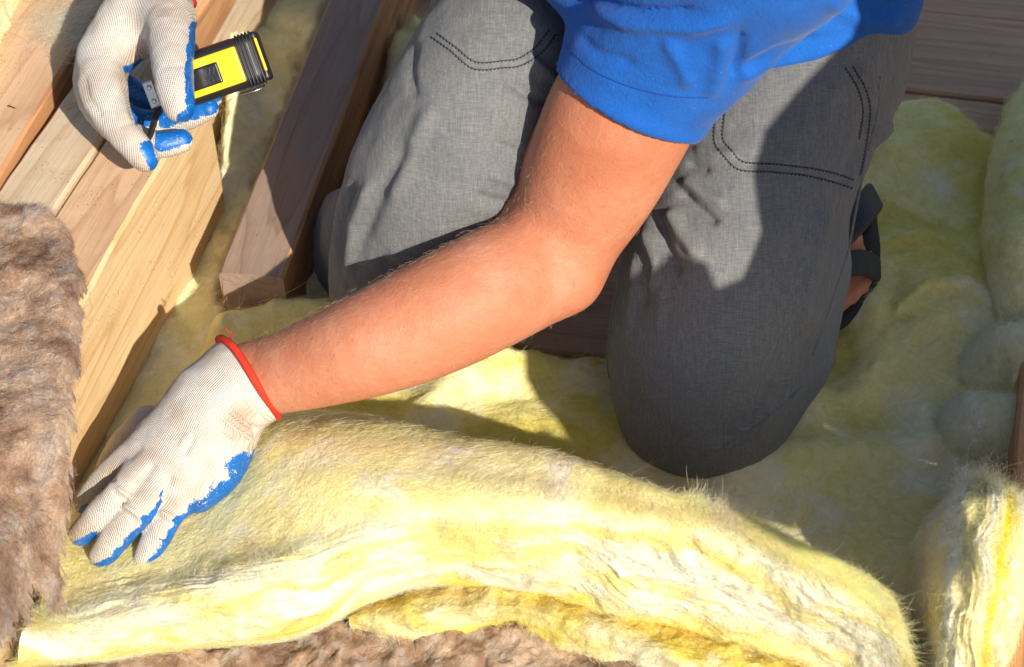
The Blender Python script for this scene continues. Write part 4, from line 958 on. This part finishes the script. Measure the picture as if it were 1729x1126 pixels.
for i in range(3):
    pts = [tapeC+(-(6+i*8)*u+1.6*u*math.sin(t*9))*eL+(-4*u+(t-.5)*28*u)*eW+9.0*u*eN for t in np.linspace(0, 1, 16)]
    V_, F_ = tube(pts, 1.1*u, 6); o = mesh('grip_ridge', V_, F_, M['black_rubber']); o.parent = lk
TB('label_plate', 92*u, 3*u, 78*u, -12*u, 42.8*u, -58*u, 1.4*u, M['label_red'])
V_, F_ = tube([tapeC+x*u*eL+yy*u*eW+z*u*eN for x, yy, z in ((18, -50, -18), (44, -53, -16), (60, -52, -17), (64, -49, -22), (50, -50, -30), (20, -50, -30))], 1.6*u, 6); adopt(mesh('belt_clip', V_, F_, M['steel']), tape)
# hook with two rivets at the mouth
TB('blade', 44*u, 30*u, 2.4*u, -104*u, -2*u, -20*u, 1.1*u, M['yellow_plastic']); hk = TB('end_hook', 18*u, 46*u, 4*u, -122*u, -2*u, -18*u, 1.9*u, M['steel'])
for yy in (10, -14):
    c0 = tapeC+(-122*u)*eL+yy*u*eW-15.5*u*eN; V_, F_ = tube([c0, c0+1.2*u*eN, c0+2*u*eN], [4.6*u, 4.4*u, 3*u], 12); o = mesh('rivet', V_, F_, M['steel']); o.parent = hk
stp = catmull(np.array([W(268, 180, .252), W(262, 200, .240), W(254, 226, .226), W(246, 244, .216)]), 14)
Vs = []; side_ = AR*.9+AU*.35
for p in stp: Vs += [p-side_*.0035, p+side_*.0035, p+side_*.0035-AF*.0012*-1*-1, p-side_*.0035+AF*.0012]
Fs = [(i*4+a, i*4+(a+1) % 4, i*4+4+(a+1) % 4, i*4+4+a) for i in range(13) for a in range(4)]+[(3, 2, 1, 0), (52, 53, 54, 55)]
adopt(mesh('wrist_strap', Vs, Fs, M['strap']), tape)

# ------------------------------------------------------------------ sandal
sol = catmull(np.array([(*W(1400, 545, .030),), (*W(1440, 530, .034),), (*W(1468, 480, .040),), (*W(1474, 420, .06),), (*W(1470, 350, .095),)]), 40)
sd = SDF(sol.min(0)-.06, sol.max(0)+.06, .0018)
sd.chain([ball(1375, 560, .026, 15), ball(1425, 545, .03, 14), ball(1458, 510, .036, 13), ball(1470, 460, .044, 12), ball(1472, 400, .065, 11), ball(1468, 340, .10, 10)], .01)
sd.chain(J((1360, 545, .022, 14), (1410, 528, .03, 16), (1440, 480, .04, 20), (1448, 420, .055, 18)), .02)
V, Q = sd.quads(); V = relax(V, Q, 2, .4); sn_ = mesh('sandal', V, Q, M['sandal']); adopt(sn_, person)
def band(name, pts, wpx):
    sd = SDF(np.min([W(*p) for p in pts], 0)-.04, np.max([W(*p) for p in pts], 0)+.04, .0018)
    for o_ in np.linspace(-1, 1, 4): sd.chain(J(*[(x+wpx[0]*o_, y+wpx[1]*o_, z, 7) for x, y, z in pts]), .006)
    V, Q = sd.quads(); o = mesh(name, V, Q, M['sandal']); o.parent = sn_; return o
band('strap', [(1390, 455, .125), (1428, 446, .122), (1460, 444, .105), (1480, 455, .065)], (0, 15))
band('strap', [(1396, 412, .152), (1432, 385, .152), (1462, 350, .146), (1476, 332, .115)], (8, 16))

# small debris
def bit(name, x, y, z, L, w, ang, mat, label, cat):
    c = W(x, y, z); a = np.array([math.cos(ang), math.sin(ang), .08]); b = np.array([-math.sin(ang), math.cos(ang), .0])
    V = [c-a*L-b*w, c+a*L-b*w*.5, c+a*L*1.05+b*w*.4, c-a*L*.9+b*w, c-a*L-b*w+[0, 0, w], c+a*L-b*w*.5+[0, 0, w*.8], c+a*L*1.05+b*w*.4+[0, 0, w*1.1], c-a*L*.9+b*w+[0, 0, w*1.2]]
    o = mesh(name, V, [(3, 2, 1, 0), (4, 5, 6, 7), (0, 1, 5, 4), (1, 2, 6, 5), (2, 3, 7, 6), (3, 0, 4, 7)], mat, smooth=False); tag(o, label, cat)
bit('wood_splinter', 20, 181, ZT+.0072, .0045, .0007, -.55, M['chipd'], 'thin dark splinter lying on the outer left beam', 'splinter')
bit('wood_splinter', 127, 176, ZT+.004, .011, .0016, .5, M['chip'], 'pale loose splinter beside the knuckles of the upper glove', 'splinter')
